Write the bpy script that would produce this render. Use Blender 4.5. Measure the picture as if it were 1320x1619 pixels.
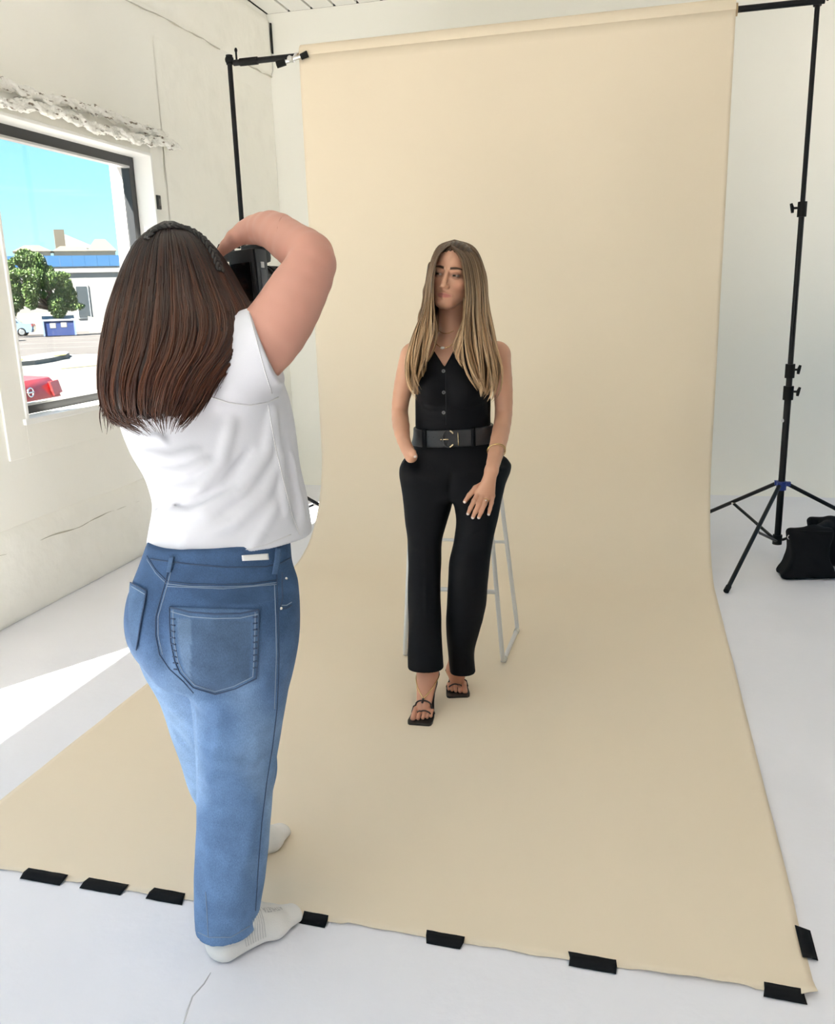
import bpy, bmesh, math, random
import numpy as np
from mathutils import Vector, Matrix, noise as mnoise

S = bpy.context.scene
for o in list(bpy.data.objects): bpy.data.objects.remove(o)
COL = S.collection
random.seed(7)
RNG = np.random.default_rng(11)

# ---------------------------------------------------------------- camera
YAW, PITCH, ROLL, FPX = .2546, .2452, -.031, 1349.0
CAMC = np.array([0., 0., 1.5])
_f = np.array([-math.sin(YAW)*math.cos(PITCH), math.cos(YAW)*math.cos(PITCH), -math.sin(PITCH)])
_r0 = np.array([math.cos(YAW), math.sin(YAW), 0.]); _u0 = np.cross(_r0, _f)
CR = _r0*math.cos(ROLL) + _u0*math.sin(ROLL)
CU = -_r0*math.sin(ROLL) + _u0*math.cos(ROLL)
CF = _f
cam_d = bpy.data.cameras.new('camera'); cam = bpy.data.objects.new('view_camera', cam_d); COL.objects.link(cam)
M3 = Matrix((CR, CU, -CF)).transposed()
cam.matrix_world = Matrix.Translation(Vector(CAMC)) @ M3.to_4x4()
cam_d.sensor_fit = 'HORIZONTAL'; cam_d.sensor_width = 36.0; cam_d.lens = 36.0*FPX/1320.0
cam_d.clip_start = .05; cam_d.clip_end = 500
S.camera = cam

# ---------------------------------------------------------------- world, sun, exposure
SUN = np.array([.428, .722, -1.0]); SUN /= np.linalg.norm(SUN)
W = bpy.data.worlds.new('sky'); S.world = W; W.use_nodes = True
nt = W.node_tree; nt.nodes.clear()
def N(t, tree=None): return (tree or nt).nodes.new(t)
wo = N('ShaderNodeOutputWorld'); bg = N('ShaderNodeBackground')
tc = N('ShaderNodeTexCoord'); sp = N('ShaderNodeSeparateXYZ'); rp = N('ShaderNodeValToRGB')
nt.links.new(tc.outputs['Generated'], sp.inputs[0]); nt.links.new(sp.outputs['Z'], rp.inputs[0])
el = rp.color_ramp.elements
el[0].position = 0.0; el[0].color = (.56, .86, .90, 1)
el[1].position = 1.0; el[1].color = (.20, .40, .76, 1)
e = el.new(.12); e.color = (.34, .74, .86, 1)
e = el.new(.28); e.color = (.135, .40, .73, 1)
# a thin high cloud streak
mp = N('ShaderNodeMapping'); mp.inputs['Scale'].default_value = (1.2, 1.2, 30); mp.inputs['Rotation'].default_value = (.03, -.03, 0)
cn = N('ShaderNodeTexNoise'); cn.inputs['Scale'].default_value = 1.6; cn.inputs['Detail'].default_value = 3
nt.links.new(tc.outputs['Generated'], mp.inputs[0]); nt.links.new(mp.outputs[0], cn.inputs['Vector'])
cr = N('ShaderNodeValToRGB'); cr.color_ramp.elements[0].position = .60; cr.color_ramp.elements[1].position = .80
cr.color_ramp.elements[1].color = (.55, .55, .55, 1)
nt.links.new(cn.outputs['Fac'], cr.inputs[0])
mx = N('ShaderNodeMixRGB'); mx.inputs[2].default_value = (.95, 1, 1, 1)
nt.links.new(cr.outputs[0], mx.inputs[0]); nt.links.new(rp.outputs[0], mx.inputs[1]); nt.links.new(mx.outputs[0], bg.inputs[0])
bg.inputs[1].default_value = .54
nt.links.new(bg.outputs[0], wo.inputs[0])
sd = bpy.data.lights.new('sun', 'SUN'); so = bpy.data.objects.new('sun', sd); COL.objects.link(so)
sd.energy = 17.5; sd.angle = math.radians(.6); sd.color = (1, .94, .84)
so.rotation_euler = Vector(SUN).to_track_quat('-Z', 'Y').to_euler(); so.location = (-12, -16, 20)
# daylight portals: at the windows and the unseen openings added for light (they only guide sampling of the sky)
XRW = 3.38
def portal(loc, size, rot):
    d = bpy.data.lights.new('sky_portal', 'AREA'); d.shape = 'RECTANGLE'; d.size, d.size_y = size; d.cycles.is_portal = True
    o = bpy.data.objects.new('sky_portal', d); COL.objects.link(o); o.location = loc; o.rotation_euler = rot
portal((-1.85, -3.25, 1.68), (1.7, 3.35), (math.radians(90), 0, 0))
portal((-3.0, 4.33, 1.69), (1.44, 1.44), (math.radians(90), 0, math.radians(-90)))
portal((XRW, 5.6, 1.9), (2.0, 2.0), (math.radians(90), 0, math.radians(90)))
portal((-3.0, -1.7, 1.68), (2.4, 3.35), (math.radians(90), 0, math.radians(-90)))
portal((-3.0, .825, 1.2), (2.25, 2.36), (math.radians(90), 0, math.radians(-90)))
S.view_settings.view_transform = 'Standard'; S.view_settings.look = 'None'
S.view_settings.gamma = 1.0; S.view_settings.use_curve_mapping = False
S.view_settings.exposure = 1.57
S.cycles.diffuse_bounces = 10; S.cycles.max_bounces = 14; S.cycles.transparent_max_bounces = 16
S.cycles.sample_clamp_indirect = 6.0; S.cycles.caustics_reflective = False; S.cycles.caustics_refractive = False

# ---------------------------------------------------------------- helpers
def U(px, py, D):            # image point at a depth -> world point
    return CAMC + D*(CF + CR*(px-660.)/FPX - CU*(py-809.5)/FPX)
def ray(px, py):
    d = CF + CR*(px-660.)/FPX - CU*(py-809.5)/FPX; return d/np.linalg.norm(d)
def hitz(px, py, z=0.):
    d = ray(px, py); return CAMC + d*((z-CAMC[2])/d[2])
def hity(px, py, y):
    d = ray(px, py); return CAMC + d*((y-CAMC[1])/d[1])
def hitx(px, py, x):
    d = ray(px, py); return CAMC + d*((x-CAMC[0])/d[0])
def depth(p): return float((np.asarray(p)-CAMC) @ CF)

MATS = {}
def mat(name, col, rough=.6, metal=0., bump=None, var=None, spec=None, alpha=None, trans=None, emit=None, sheen=None):
    """bump=(scale,strength,distance[,stretch xyz]); var=(scale,colour2,lo,hi[,stretch])"""
    if name in MATS: return MATS[name]
    m = bpy.data.materials.new(name); m.use_nodes = True; t = m.node_tree
    b = t.nodes['Principled BSDF']
    b.inputs['Base Color'].default_value = (*col, 1); b.inputs['Roughness'].default_value = rough; b.inputs['Metallic'].default_value = metal
    if spec is not None: b.inputs['Specular IOR Level'].default_value = spec
    if trans: b.inputs['Transmission Weight'].default_value = trans
    if sheen: b.inputs['Sheen Weight'].default_value = sheen
    tcn = t.nodes.new('ShaderNodeTexCoord')
    def tex(scale, stretch=None, detail=5):
        n = t.nodes.new('ShaderNodeTexNoise'); n.inputs['Scale'].default_value = scale; n.inputs['Detail'].default_value = detail
        if stretch:
            mp = t.nodes.new('ShaderNodeMapping'); mp.inputs['Scale'].default_value = stretch
            t.links.new(tcn.outputs['Object'], mp.inputs[0]); t.links.new(mp.outputs[0], n.inputs['Vector'])
        else: t.links.new(tcn.outputs['Object'], n.inputs['Vector'])
        return n
    if var:
        n = tex(var[0], var[4] if len(var) > 4 else None)
        r = t.nodes.new('ShaderNodeValToRGB'); r.color_ramp.elements[0].position = var[2]; r.color_ramp.elements[1].position = var[3]
        r.color_ramp.elements[0].color = (*col, 1); r.color_ramp.elements[1].color = (*var[1], 1)
        t.links.new(n.outputs['Fac'], r.inputs[0]); t.links.new(r.outputs[0], b.inputs['Base Color'])
    if bump:
        n = tex(bump[0], bump[3] if len(bump) > 3 else None)
        k = t.nodes.new('ShaderNodeBump'); k.inputs['Strength'].default_value = bump[1]; k.inputs['Distance'].default_value = bump[2]
        t.links.new(n.outputs['Fac'], k.inputs['Height']); t.links.new(k.outputs[0], b.inputs['Normal'])
    MATS[name] = m; return m
def attr_mat(name, rough, attr='tint', spec=.5, aniso=0., bump=None):
    """base colour from a colour attribute that holds the surface's own colours"""
    m = mat(name, (.5, .5, .5), rough, spec=spec, bump=bump); t = m.node_tree
    a = t.nodes.new('ShaderNodeAttribute'); a.attribute_name = attr
    t.links.new(a.outputs['Color'], t.nodes['Principled BSDF'].inputs['Base Color'])
    if aniso: t.nodes['Principled BSDF'].inputs['Anisotropic'].default_value = aniso
    return m

def lk(o, parent=None):
    COL.objects.link(o)
    if parent is not None: o.parent = parent
    return o
def tag(o, label=None, cat=None, group=None, kind=None):
    if label: o['label'] = label
    if cat: o['category'] = cat
    if group: o['group'] = group
    if kind: o['kind'] = kind
    return o
def empty(name, loc=(0, 0, 0), label=None, cat=None, group=None, rz=0., parent=None):
    o = bpy.data.objects.new(name, None); o.empty_display_size = .1; lk(o, parent)
    o.location = loc; o.rotation_euler.z = rz
    return tag(o, label, cat, group)
def mesh_obj(name, verts, faces, m, parent=None, smooth=False):
    me = bpy.data.meshes.new(name)
    if isinstance(verts, np.ndarray): verts = verts.tolist()
    if isinstance(faces, np.ndarray): faces = faces.tolist()
    me.from_pydata(verts, [], faces); me.update()
    if smooth: me.polygons.foreach_set('use_smooth', [True]*len(me.polygons))
    if m: me.materials.append(m)
    o = bpy.data.objects.new(name, me); lk(o, parent)
    if parent is not None and parent.parent is None and parent.type == 'EMPTY':
        pass
    return o
def wpart(o, parent):
    """parent while keeping world placement (parents here are only translated / turned about z)"""
    o.parent = parent
    lm = Matrix.Translation(parent.location) @ Matrix.Rotation(parent.rotation_euler.z, 4, 'Z')
    if parent.parent is not None:
        q = parent.parent; lm = Matrix.Translation(q.location) @ Matrix.Rotation(q.rotation_euler.z, 4, 'Z') @ parent.matrix_parent_inverse @ lm
    o.matrix_parent_inverse = lm.inverted(); return o
class MB:
    def __init__(s): s.v = []; s.f = []
    def add(s, v, f):
        n = len(s.v); s.v += [tuple(map(float, p)) for p in v]; s.f += [tuple(i+n for i in q) for q in f]; return s
    def box(s, lo, hi, bev=0.):
        bm = bmesh.new(); bmesh.ops.create_cube(bm, size=1.)
        for v in bm.verts: v.co = Vector(((lo[k]+hi[k])/2+v.co[k]*(hi[k]-lo[k]) for k in range(3)))
        if bev: bmesh.ops.bevel(bm, geom=bm.edges[:], offset=bev, segments=2, affect='EDGES', profile=.6)
        return s.bm(bm)
    def bm(s, bm, M=None):
        bm.verts.index_update()
        s.add([(M @ v.co if M else v.co) for v in bm.verts], [[v.index for v in f.verts] for f in bm.faces]); bm.free(); return s
    def tube(s, pts, r, n=10, cap=True, closed=False, flat=None):
        pts = [Vector(p) for p in pts]; k = len(pts); rs = r if hasattr(r, '__len__') else [r]*k
        V = []; prev = None
        for i, p in enumerate(pts):
            if closed: t = (pts[(i+1) % k]-pts[i-1])
            else: t = (pts[min(i+1, k-1)]-pts[max(i-1, 0)])
            t.normalize()
            if prev is None:
                a = Vector((0, 0, 1)) if abs(t.z) < .9 else Vector((1, 0, 0)); x = t.cross(a).normalized()
            else: x = (prev - t*prev.dot(t)).normalized()
            prev = x; y = t.cross(x)
            for j in range(n):
                a = 2*math.pi*j/n; V.append(p + (x*math.cos(a)+y*math.sin(a)*(flat or 1))*rs[i])
        F = []
        for i in range(k if closed else k-1):
            for j in range(n):
                a, b = i*n+j, i*n+(j+1) % n; c = ((i+1) % k)*n
                F.append((a, b, c+(j+1) % n, c+j))
        if cap and not closed: F += [tuple(range(n))[::-1], tuple((k-1)*n+j for j in range(n))]
        return s.add(V, F)
    def cyl(s, a, b, r, n=16, r2=None): return s.tube([a, b], [r, r if r2 is None else r2], n)
    def sphere(s, c, r, seg=16, ring=10):
        bm = bmesh.new(); bmesh.ops.create_uvsphere(bm, u_segments=seg, v_segments=ring, radius=1.)
        rr = r if hasattr(r, '__len__') else (r, r, r)
        for v in bm.verts: v.co = Vector((c[k]+v.co[k]*rr[k] for k in range(3)))
        return s.bm(bm)
    def prism(s, poly, axis, lo, hi):
        n = len(poly); V = []
        for h in (lo, hi):
            for (a, b) in poly:
                V.append({0: (h, a, b), 1: (a, h, b), 2: (a, b, h)}[axis])
        F = [tuple(range(n))[::-1], tuple(range(n, 2*n))]+[(i, (i+1) % n, n+(i+1) % n, n+i) for i in range(n)]
        return s.add(V, F)
    def build(s, name, m, parent=None, smooth=False, world=True, ang=None):
        o = mesh_obj(name, s.v, s.f, m, None, smooth)
        bm = bmesh.new(); bm.from_mesh(o.data); bmesh.ops.recalc_face_normals(bm, faces=bm.faces); bm.to_mesh(o.data); bm.free()
        if ang:
            o.data.polygons.foreach_set('use_smooth', [True]*len(o.data.polygons)); o.data.set_sharp_from_angle(angle=math.radians(ang))
        if parent is not None:
            if world: wpart(o, parent)
            else: o.parent = parent
        return o
def struct(o, kind='structure'): o['kind'] = kind; return o
# ---------------------------------------------------------------- smooth solid modelling (distance fields -> mesh)
f32 = np.float32
CB = [None]                  # sphere round the points being evaluated: forms far from it are skipped
def far(c, r, lim=.11):
    if CB[0] is None: return 0.
    d = float(np.linalg.norm(CB[0][0]-np.asarray(c, float))-CB[0][1]-r); return d if d > lim else 0.
def lerp_path(pts, n):
    pts = np.array(pts, float); s = np.r_[0, np.cumsum(np.linalg.norm(np.diff(pts, axis=0), axis=1))]; t = np.linspace(0, s[-1], n)
    m = np.stack([spl(t, s, pts[:, k]) for k in range(pts.shape[1])], -1); return m
def rc(P, a, b, ra, rb, sq=None):
    """tapered round limb a->b; sq=(direction, factor) widens it along a direction"""
    a = np.asarray(a, f32); b = np.asarray(b, f32); ba = b-a
    lb = far((a+b)/2, float(np.linalg.norm(ba))/2+max(ra, rb)*(sq[1] if sq else 1.)) if P.shape[0] > 3 else 0.
    if lb: return np.full(len(P), lb, f32)
    pa = P-a
    h = np.clip((pa@ba)/f32(ba@ba+1e-9), 0, 1)
    q = pa-h[:, None]*ba
    if sq is not None:
        n = np.asarray(sq[0], f32); n = n/np.linalg.norm(n); c = q@n
        q = q-(c*(1-1/f32(sq[1])))[:, None]*n
    return np.sqrt((q*q).sum(1))-(f32(ra)+(f32(rb)-f32(ra))*h)
def chain(P, pts, rs, k=.01, sq=None):
    d = None
    for i in range(len(pts)-1):
        e = rc(P, pts[i], pts[i+1], rs[i], rs[i+1], sq); d = e if d is None else su(d, e, k)
    return d
LIMBS = {}
def limb(P, pts, rs, n=12, sq=None):
    """smooth tapering limb through joints"""
    key = (id(pts), id(rs), n)
    if key not in LIMBS: LIMBS[key] = (lerp_path(np.concatenate([np.asarray(pts, float), np.asarray(rs, float)[:, None]], 1), n+1), pts, rs)
    q = LIMBS[key][0]
    lb = far(q[:, :3].mean(0), float(np.linalg.norm(q[:, :3]-q[:, :3].mean(0), axis=1).max())+max(rs)*1.5)
    if lb: return np.full(len(P), lb, f32)
    return chain(P, q[:, :3], q[:, 3], .003, sq)
def ell(P, c, r, M=None):
    """ellipsoid; M rows = axes"""
    q = P-np.asarray(c, f32)
    if M is not None: q = q@np.asarray(M, f32).T
    r = np.asarray(r, f32); k0 = np.sqrt(((q/r)**2).sum(1)); k1 = np.sqrt(((q/(r*r))**2).sum(1))
    return k0*(k0-1)/np.maximum(k1, 1e-6)
def su(a, b, k):
    h = np.clip(.5+.5*(b-a)/k, 0, 1); return b+(a-b)*h-k*h*(1-h)
def ss(a, b, k):            # a minus b
    h = np.clip(.5-.5*(a+b)/k, 0, 1); return a+(-b-a)*h+k*h*(1-h)
def spl(x, xs, ys):
    """monotone-ish cubic (Catmull-Rom) interpolation, xs increasing"""
    xs = np.asarray(xs, float); ys = np.asarray(ys, float); x = np.clip(x, xs[0], xs[-1])
    i = np.clip(np.searchsorted(xs, x, side='right')-1, 0, len(xs)-2)
    m = np.gradient(ys, xs); h = xs[i+1]-xs[i]; t = (x-xs[i])/h
    return ((2*t**3-3*t**2+1)*ys[i]+(t**3-2*t**2+t)*h*m[i]+(-2*t**3+3*t**2)*ys[i+1]+(t**3-t**2)*h*m[i+1]).astype(f32)
HR = np.array([math.cos(YAW), math.sin(YAW), 0.]); HF = np.array([-math.sin(YAW), math.cos(YAW), 0.])
class Loft:
    """upright form: stations by height, elliptical sections; st = (centre xyz, half width, half depth[, turn])"""
    def __init__(s, st, n=2.0, R=HR):
        st = sorted(st, key=lambda q: q[0][2]); s.z = [q[0][2] for q in st]; s.c = np.array([q[0] for q in st])
        s.rx = [q[1] for q in st]; s.ry = [q[2] for q in st]; s.a = [q[3] if len(q) > 3 else 0. for q in st]; s.n = n
        s.R = np.asarray(R); s.Fd = np.cross([0, 0, 1.], s.R); s.rnd = .02
        zt = np.linspace(s.z[0], s.z[-1], 400); s.T = np.stack([spl(zt, s.z, q) for q in (s.c[:, 0], s.c[:, 1], s.rx, s.ry)], -1); s.ks = 399./(s.z[-1]-s.z[0])
        a_ = s.c.min(0)-max(max(s.rx), max(s.ry)); b_ = s.c.max(0)+max(max(s.rx), max(s.ry)); s.bc = (a_+b_)/2; s.br = float(np.linalg.norm(b_-a_))/2
    def __call__(s, P, off=0.):
        z = P[:, 2]; zi = z
        lb = far(s.bc, s.br+off)
        if lb: return np.full(len(P), lb, f32)
        ti = np.clip((zi-f32(s.z[0]))*f32(s.ks), 0, 398.99); i0 = ti.astype(np.int32); fr = (ti-i0)[:, None]; tb = s.T[i0]*(1-fr)+s.T[i0+1]*fr
        x = P[:, 0]-tb[:, 0]; y = P[:, 1]-tb[:, 1]
        u = x*f32(s.R[0])+y*f32(s.R[1]); v = x*f32(s.Fd[0])+y*f32(s.Fd[1])
        rx = tb[:, 2]+f32(off); ry = tb[:, 3]+f32(off)
        rho = np.sqrt((u/rx)**2+(v/ry)**2) if s.n == 2 else (np.abs(u/rx)**s.n+np.abs(v/ry)**s.n)**(1/s.n); L = np.sqrt(u*u+v*v)
        d = np.where(rho > .25, L*(1-1/np.maximum(rho, .05)), -.75*np.minimum(rx, ry)).astype(f32)
        dz = np.maximum(f32(s.z[0])-z, z-f32(s.z[-1]))
        k = f32(s.rnd)     # rounded intersection with the z range
        a1 = np.maximum(d+k, 0); b1 = np.maximum(dz+k, 0)
        return np.minimum(np.maximum(d+k, dz+k), 0)+np.sqrt(a1*a1+b1*b1)-k
    def point(s, z, ang, k=1.):
        z = np.asarray(z, float); cx = spl(z, s.z, s.c[:, 0]); cy = spl(z, s.z, s.c[:, 1]); rx = spl(z, s.z, s.rx)*k; ry = spl(z, s.z, s.ry)*k
        return np.stack([cx+s.R[0]*rx*np.cos(ang)+s.Fd[0]*ry*np.sin(ang), cy+s.R[1]*rx*np.cos(ang)+s.Fd[1]*ry*np.sin(ang), z], -1)
def stn(y, xl, xr, D, ry, zoff=0.):
    """loft station from an outline seen at row y"""
    c = U((xl+xr)/2., y, D); c[2] += zoff; return (c, (xr-xl)/2.*D/FPX, ry)
def sines(P, seed, f, n=5):
    r = np.random.default_rng(seed); d = 0
    for i in range(n):
        k = r.normal(size=3); k /= np.linalg.norm(k); d = d+np.sin((P@(k*f*(.7+.6*r.random())).astype(f32))+r.random()*6.28)
    return (d/n).astype(f32)
def ridge(P, a, b, w, amp):
    a = np.asarray(a, f32); b = np.asarray(b, f32); ba = b-a
    if far((a+b)/2, float(np.linalg.norm(ba))/2+w*3): return f32(0)
    pa = P-a; h = np.clip((pa@ba)/f32(ba@ba+1e-9), 0, 1)
    q = pa-h[:, None]*ba; d2 = (q*q).sum(1); ends = np.sin(np.pi*np.clip(h*.92+.04, 0, 1))**.5
    return f32(amp)*np.exp(-d2/f32(w*w))*ends
def grad(fn, P, e=.0012):
    g = np.stack([fn(P+np.eye(3, dtype=f32)[k]*f32(e))-fn(P-np.eye(3, dtype=f32)[k]*f32(e)) for k in range(3)], -1)
    return g/np.maximum(np.linalg.norm(g, axis=1, keepdims=True), 1e-6)
def surf(fn, lo, hi, h, B=8, slack=1.5):
    """dual (surface-net) mesh of fn=0 inside the box, evaluated only near the surface"""
    lo = np.asarray(lo, float); n = np.ceil((np.asarray(hi, float)-lo)/(h*B)).astype(int)
    g = np.stack(np.meshgrid(*[np.arange(k) for k in n], indexing='ij'), -1).reshape(-1, 3)
    ctr = (lo+(g+.5)*h*B).astype(f32); d = fn(ctr); g = g[np.abs(d) < h*B*.87*slack]
    o = np.stack(np.meshgrid(*[np.arange(B+1)]*3, indexing='ij'), -1).reshape(-1, 3)
    big = n*B+2; enc = lambda c: (c[..., 0]*int(big[1])+c[..., 1])*int(big[2])+c[..., 2]
    CV = []; CI = []; EQ = []
    key = (g//3)@np.array([1000000, 1000, 1]); od = np.argsort(key, kind='stable'); g = g[od]; key = key[od]
    cuts = np.r_[0, np.flatnonzero(np.diff(key))+1, len(g)]
    for s, s2 in zip(cuts[:-1], cuts[1:]):
        gg = g[s:s2]; a_ = lo+gg.min(0)*B*h; b_ = lo+(gg.max(0)+1)*B*h; CB[0] = ((a_+b_)/2, float(np.linalg.norm(b_-a_))/2)
        ijk = gg[:, None]*B+o[None]; pts = (lo+ijk*h).reshape(-1, 3).astype(f32)
        v = fn(pts).reshape(len(gg), B+1, B+1, B+1); neg = v < 0
        cs = [(a, b, c) for a in (0, 1) for b in (0, 1) for c in (0, 1)]
        sl = lambda A, c: A[:, c[0]:c[0]+B, c[1]:c[1]+B, c[2]:c[2]+B]
        cnt = sum(sl(neg, c).astype(np.int8) for c in cs); act = (cnt > 0) & (cnt < 8)
        idx = np.argwhere(act)
        if len(idx) == 0: continue
        acc = np.zeros((len(idx), 3)); num = np.zeros(len(idx))
        for c in cs:
            for ax in range(3):
                if c[ax]: continue
                e = list(c); e[ax] = 1
                va = v[idx[:, 0], idx[:, 1]+c[0], idx[:, 2]+c[1], idx[:, 3]+c[2]]; vb = v[idx[:, 0], idx[:, 1]+e[0], idx[:, 2]+e[1], idx[:, 3]+e[2]]
                x = (va < 0) != (vb < 0); t = np.where(x, va/np.where(va-vb == 0, 1, va-vb), 0)
                p = np.tile(np.array(c, float), (len(idx), 1)); p[:, ax] = t
                acc[x] += p[x]; num[x] += 1
        cell = gg[idx[:, 0]]*B+idx[:, 1:]
        CI.append(enc(cell)); CV.append(lo+(cell+acc/num[:, None])*h)
        for ax in range(3):
            e = [0, 0, 0]; e[ax] = 1
            A = sl(neg, (0, 0, 0)); Bn = sl(neg, tuple(e)); q = np.argwhere(A != Bn)
            if len(q):
                EQ.append(np.concatenate([gg[q[:, 0]]*B+q[:, 1:], np.full((len(q), 1), ax), A[tuple(q.T)][:, None].astype(int)], 1))
    CB[0] = None
    CI = np.concatenate(CI); CV = np.concatenate(CV); EQ = np.concatenate(EQ)
    od = np.argsort(CI); CI = CI[od]; CV = CV[od]
    quads = []
    for ax in range(3):
        E = EQ[EQ[:, 3] == ax]; b, c = (ax+1) % 3, (ax+2) % 3
        ids = []
        for (db, dc) in ((-1, -1), (0, -1), (0, 0), (-1, 0)):
            q = E[:, :3].copy(); q[:, b] += db; q[:, c] += dc; k = enc(q); j = np.clip(np.searchsorted(CI, k), 0, len(CI)-1)
            ids.append(np.where((CI[j] == k) & (q.min(1) >= 0), j, -1))
        ids = np.stack(ids, 1); ok = (ids >= 0).all(1); fl = E[:, 4] == 0; ids[fl] = ids[fl][:, ::-1]
        quads.append(ids[ok])
    Q = np.concatenate(quads); Vv = CV.astype(f32)
    key = np.floor((CV-lo)/(h*B*3)).astype(int)@np.array([1000000, 1000, 1]); od = np.argsort(key, kind='stable'); ks = key[od]; cuts = np.r_[0, np.flatnonzero(np.diff(ks))+1, len(ks)]
    for s, s2 in zip(cuts[:-1], cuts[1:]):
        ix = od[s:s2]; W_ = Vv[ix]; a_ = W_.min(0); b_ = W_.max(0); CB[0] = ((a_+b_)/2, float(np.linalg.norm(b_-a_))/2+.01)
        e = f32(h*.5); T4 = np.array([[1, -1, -1], [-1, -1, 1], [-1, 1, -1], [1, 1, 1]], f32)
        for _ in range(2):
            v4 = [fn(W_+T4[k]*e) for k in range(4)]; d = (v4[0]+v4[1]+v4[2]+v4[3])/4
            g_ = sum(v4[k][:, None]*T4[k] for k in range(4)); g_ /= np.maximum(np.linalg.norm(g_, axis=1, keepdims=True), 1e-6)
            W_ = W_-np.clip(d, -h, h)[:, None]*g_*f32(.8)
        Vv[ix] = W_
    CB[0] = None
    return Vv.astype(float), Q
def fast_mesh(name, V, Q, m, parent=None, smooth=True, tint=None):
    me = bpy.data.meshes.new(name); nq = Q.shape[1]
    me.vertices.add(len(V)); me.vertices.foreach_set('co', np.asarray(V, f32).ravel())
    me.loops.add(Q.size); me.loops.foreach_set('vertex_index', Q.ravel().astype(np.int32))
    me.polygons.add(len(Q)); me.polygons.foreach_set('loop_start', (np.arange(len(Q))*nq).astype(np.int32))
    try: me.polygons.foreach_set('loop_total', np.full(len(Q), nq, np.int32))
    except Exception: pass
    me.update(calc_edges=True); me.validate()
    if smooth: me.polygons.foreach_set('use_smooth', np.ones(len(me.polygons), bool))
    if tint is not None:
        ca = me.color_attributes.new('tint', 'FLOAT_COLOR', 'POINT'); ca.data.foreach_set('color', np.concatenate([tint, np.ones((len(tint), 1))], 1).astype(f32).ravel())
    if m: me.materials.append(m)
    o = bpy.data.objects.new(name, me); COL.objects.link(o)
    if parent is not None: wpart(o, parent)
    return o
def trace(fn, px, py, t0=.5, n=60, sub=0.):
    """where the view of an outline point meets a form"""
    px = np.atleast_1d(px).astype(float); py = np.atleast_1d(py).astype(float)
    d = (CF+CR*((px-660.)/FPX)[:, None]-CU*((py-809.5)/FPX)[:, None]); d /= np.linalg.norm(d, axis=1, keepdims=True); d = d.astype(f32)
    t = np.full(len(px), t0, f32); C0 = CAMC.astype(f32)
    for _ in range(n if len(px) > 1 else 40): t = t+np.clip(fn(C0+d*t[:, None])-sub, -.05, .25)*f32(.7)
    return (C0+d*t[:, None]).astype(float)
def strands(paths, rad, tints, name, m, parent, sides=3):
    """paths (n,k,3), rad (n,k): many thin locks as one mesh, each with its own colour"""
    n, k, _ = paths.shape; T = np.gradient(paths, axis=1); T /= np.maximum(np.linalg.norm(T, axis=2, keepdims=True), 1e-9)
    ref = np.zeros_like(T); ref[..., 1] = 1.; ref[np.abs(T[..., 1]) > .9] = (1, 0, 0)
    X = np.cross(T, ref); X /= np.linalg.norm(X, axis=2, keepdims=True); Y = np.cross(T, X)
    V = []
    for j in range(sides):
        a = 2*math.pi*j/sides; V.append(paths+(X*math.cos(a)+Y*math.sin(a))*rad[..., None])
    V = np.stack(V, 2).reshape(-1, 3); base = np.arange(n*k*sides).reshape(n, k, sides)
    A = base[:, :-1]; Bq = base[:, 1:]; Q = np.stack([A, np.roll(A, -1, 2), np.roll(Bq, -1, 2), Bq], -1).reshape(-1, 4)
    tt = np.repeat(tints.reshape(n, k, 1, 3), sides, 2).reshape(-1, 3) if tints.ndim == 3 else np.repeat(tints[:, None, None, :], k*sides, 1).reshape(-1, 3)
    return fast_mesh(name, V, Q, m, parent, True, tt)
# ================================================================= the room
WX = -2.95; WT = .25; XR = 3.3; YF = -3.2; YB = 7.05; ZC = 3.73
WIN = (3.617, 5.05, .96, 2.411); WIN2 = (-.30, 1.95, .06, 2.38)
m_wall = mat('white_plaster', (.88, .87, .825), .85, bump=(9, .22, .012), var=(1.3, (.84, .83, .785), .45, .8))
m_rough = mat('rough_white_plaster', (.88, .87, .82), .9, bump=(16, .3, .014), var=(6, (.84, .83, .78), .5, .75))
m_back = mat('smooth_white_wall', (.90, .895, .85), .7, bump=(3, .08, .01))
m_floor = mat('white_painted_concrete', (.80, .805, .86), .42, bump=(26, .22, .006), var=(2.2, (.76, .765, .82), .45, .8))
m_ceil = mat('white_painted_boards', (.88, .88, .85), .7)
m_white = mat('white_gloss_paint', (.86, .86, .85), .4)
m_dark = mat('black_aluminium', (.022, .023, .026), .38)
m_gap = mat('dark_gap', (.05, .05, .045), .9)

floor = struct(MB().box((WX-WT, YF, -.12), (XR, YB, 0)).build('floor', m_floor))
# back wall with a small cove at the floor
R = .45; pr = [(YB+.2, 0), (YB-R, 0)]
for i in range(1, 9):
    a = math.radians(90*i/8); pr.append((YB-R+R*math.sin(a), R-R*math.cos(a)))
pr += [(YB, ZC), (YB+.2, ZC)]
wall_back = struct(MB().prism(pr, 0, WX, XR).build('wall_back', m_back, ang=40))
mb = MB(); mb.box((XR, YF, 0), (XR+.2, 4.6, ZC)); mb.box((XR, 6.6, 0), (XR+.2, YB+.2, ZC)); mb.box((XR, 4.6, 0), (XR+.2, 6.6, .9)); mb.box((XR, 4.6, 2.9), (XR+.2, 6.6, ZC))  # unseen window opening, added so sky light brightens the back wall
m_grey = mat('fill_cutting_grey', (.45, .45, .44), .8)  # unseen walls made grey to cut fill light from right and behind
wall_right = struct(mb.build('wall_right', m_grey))
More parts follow.
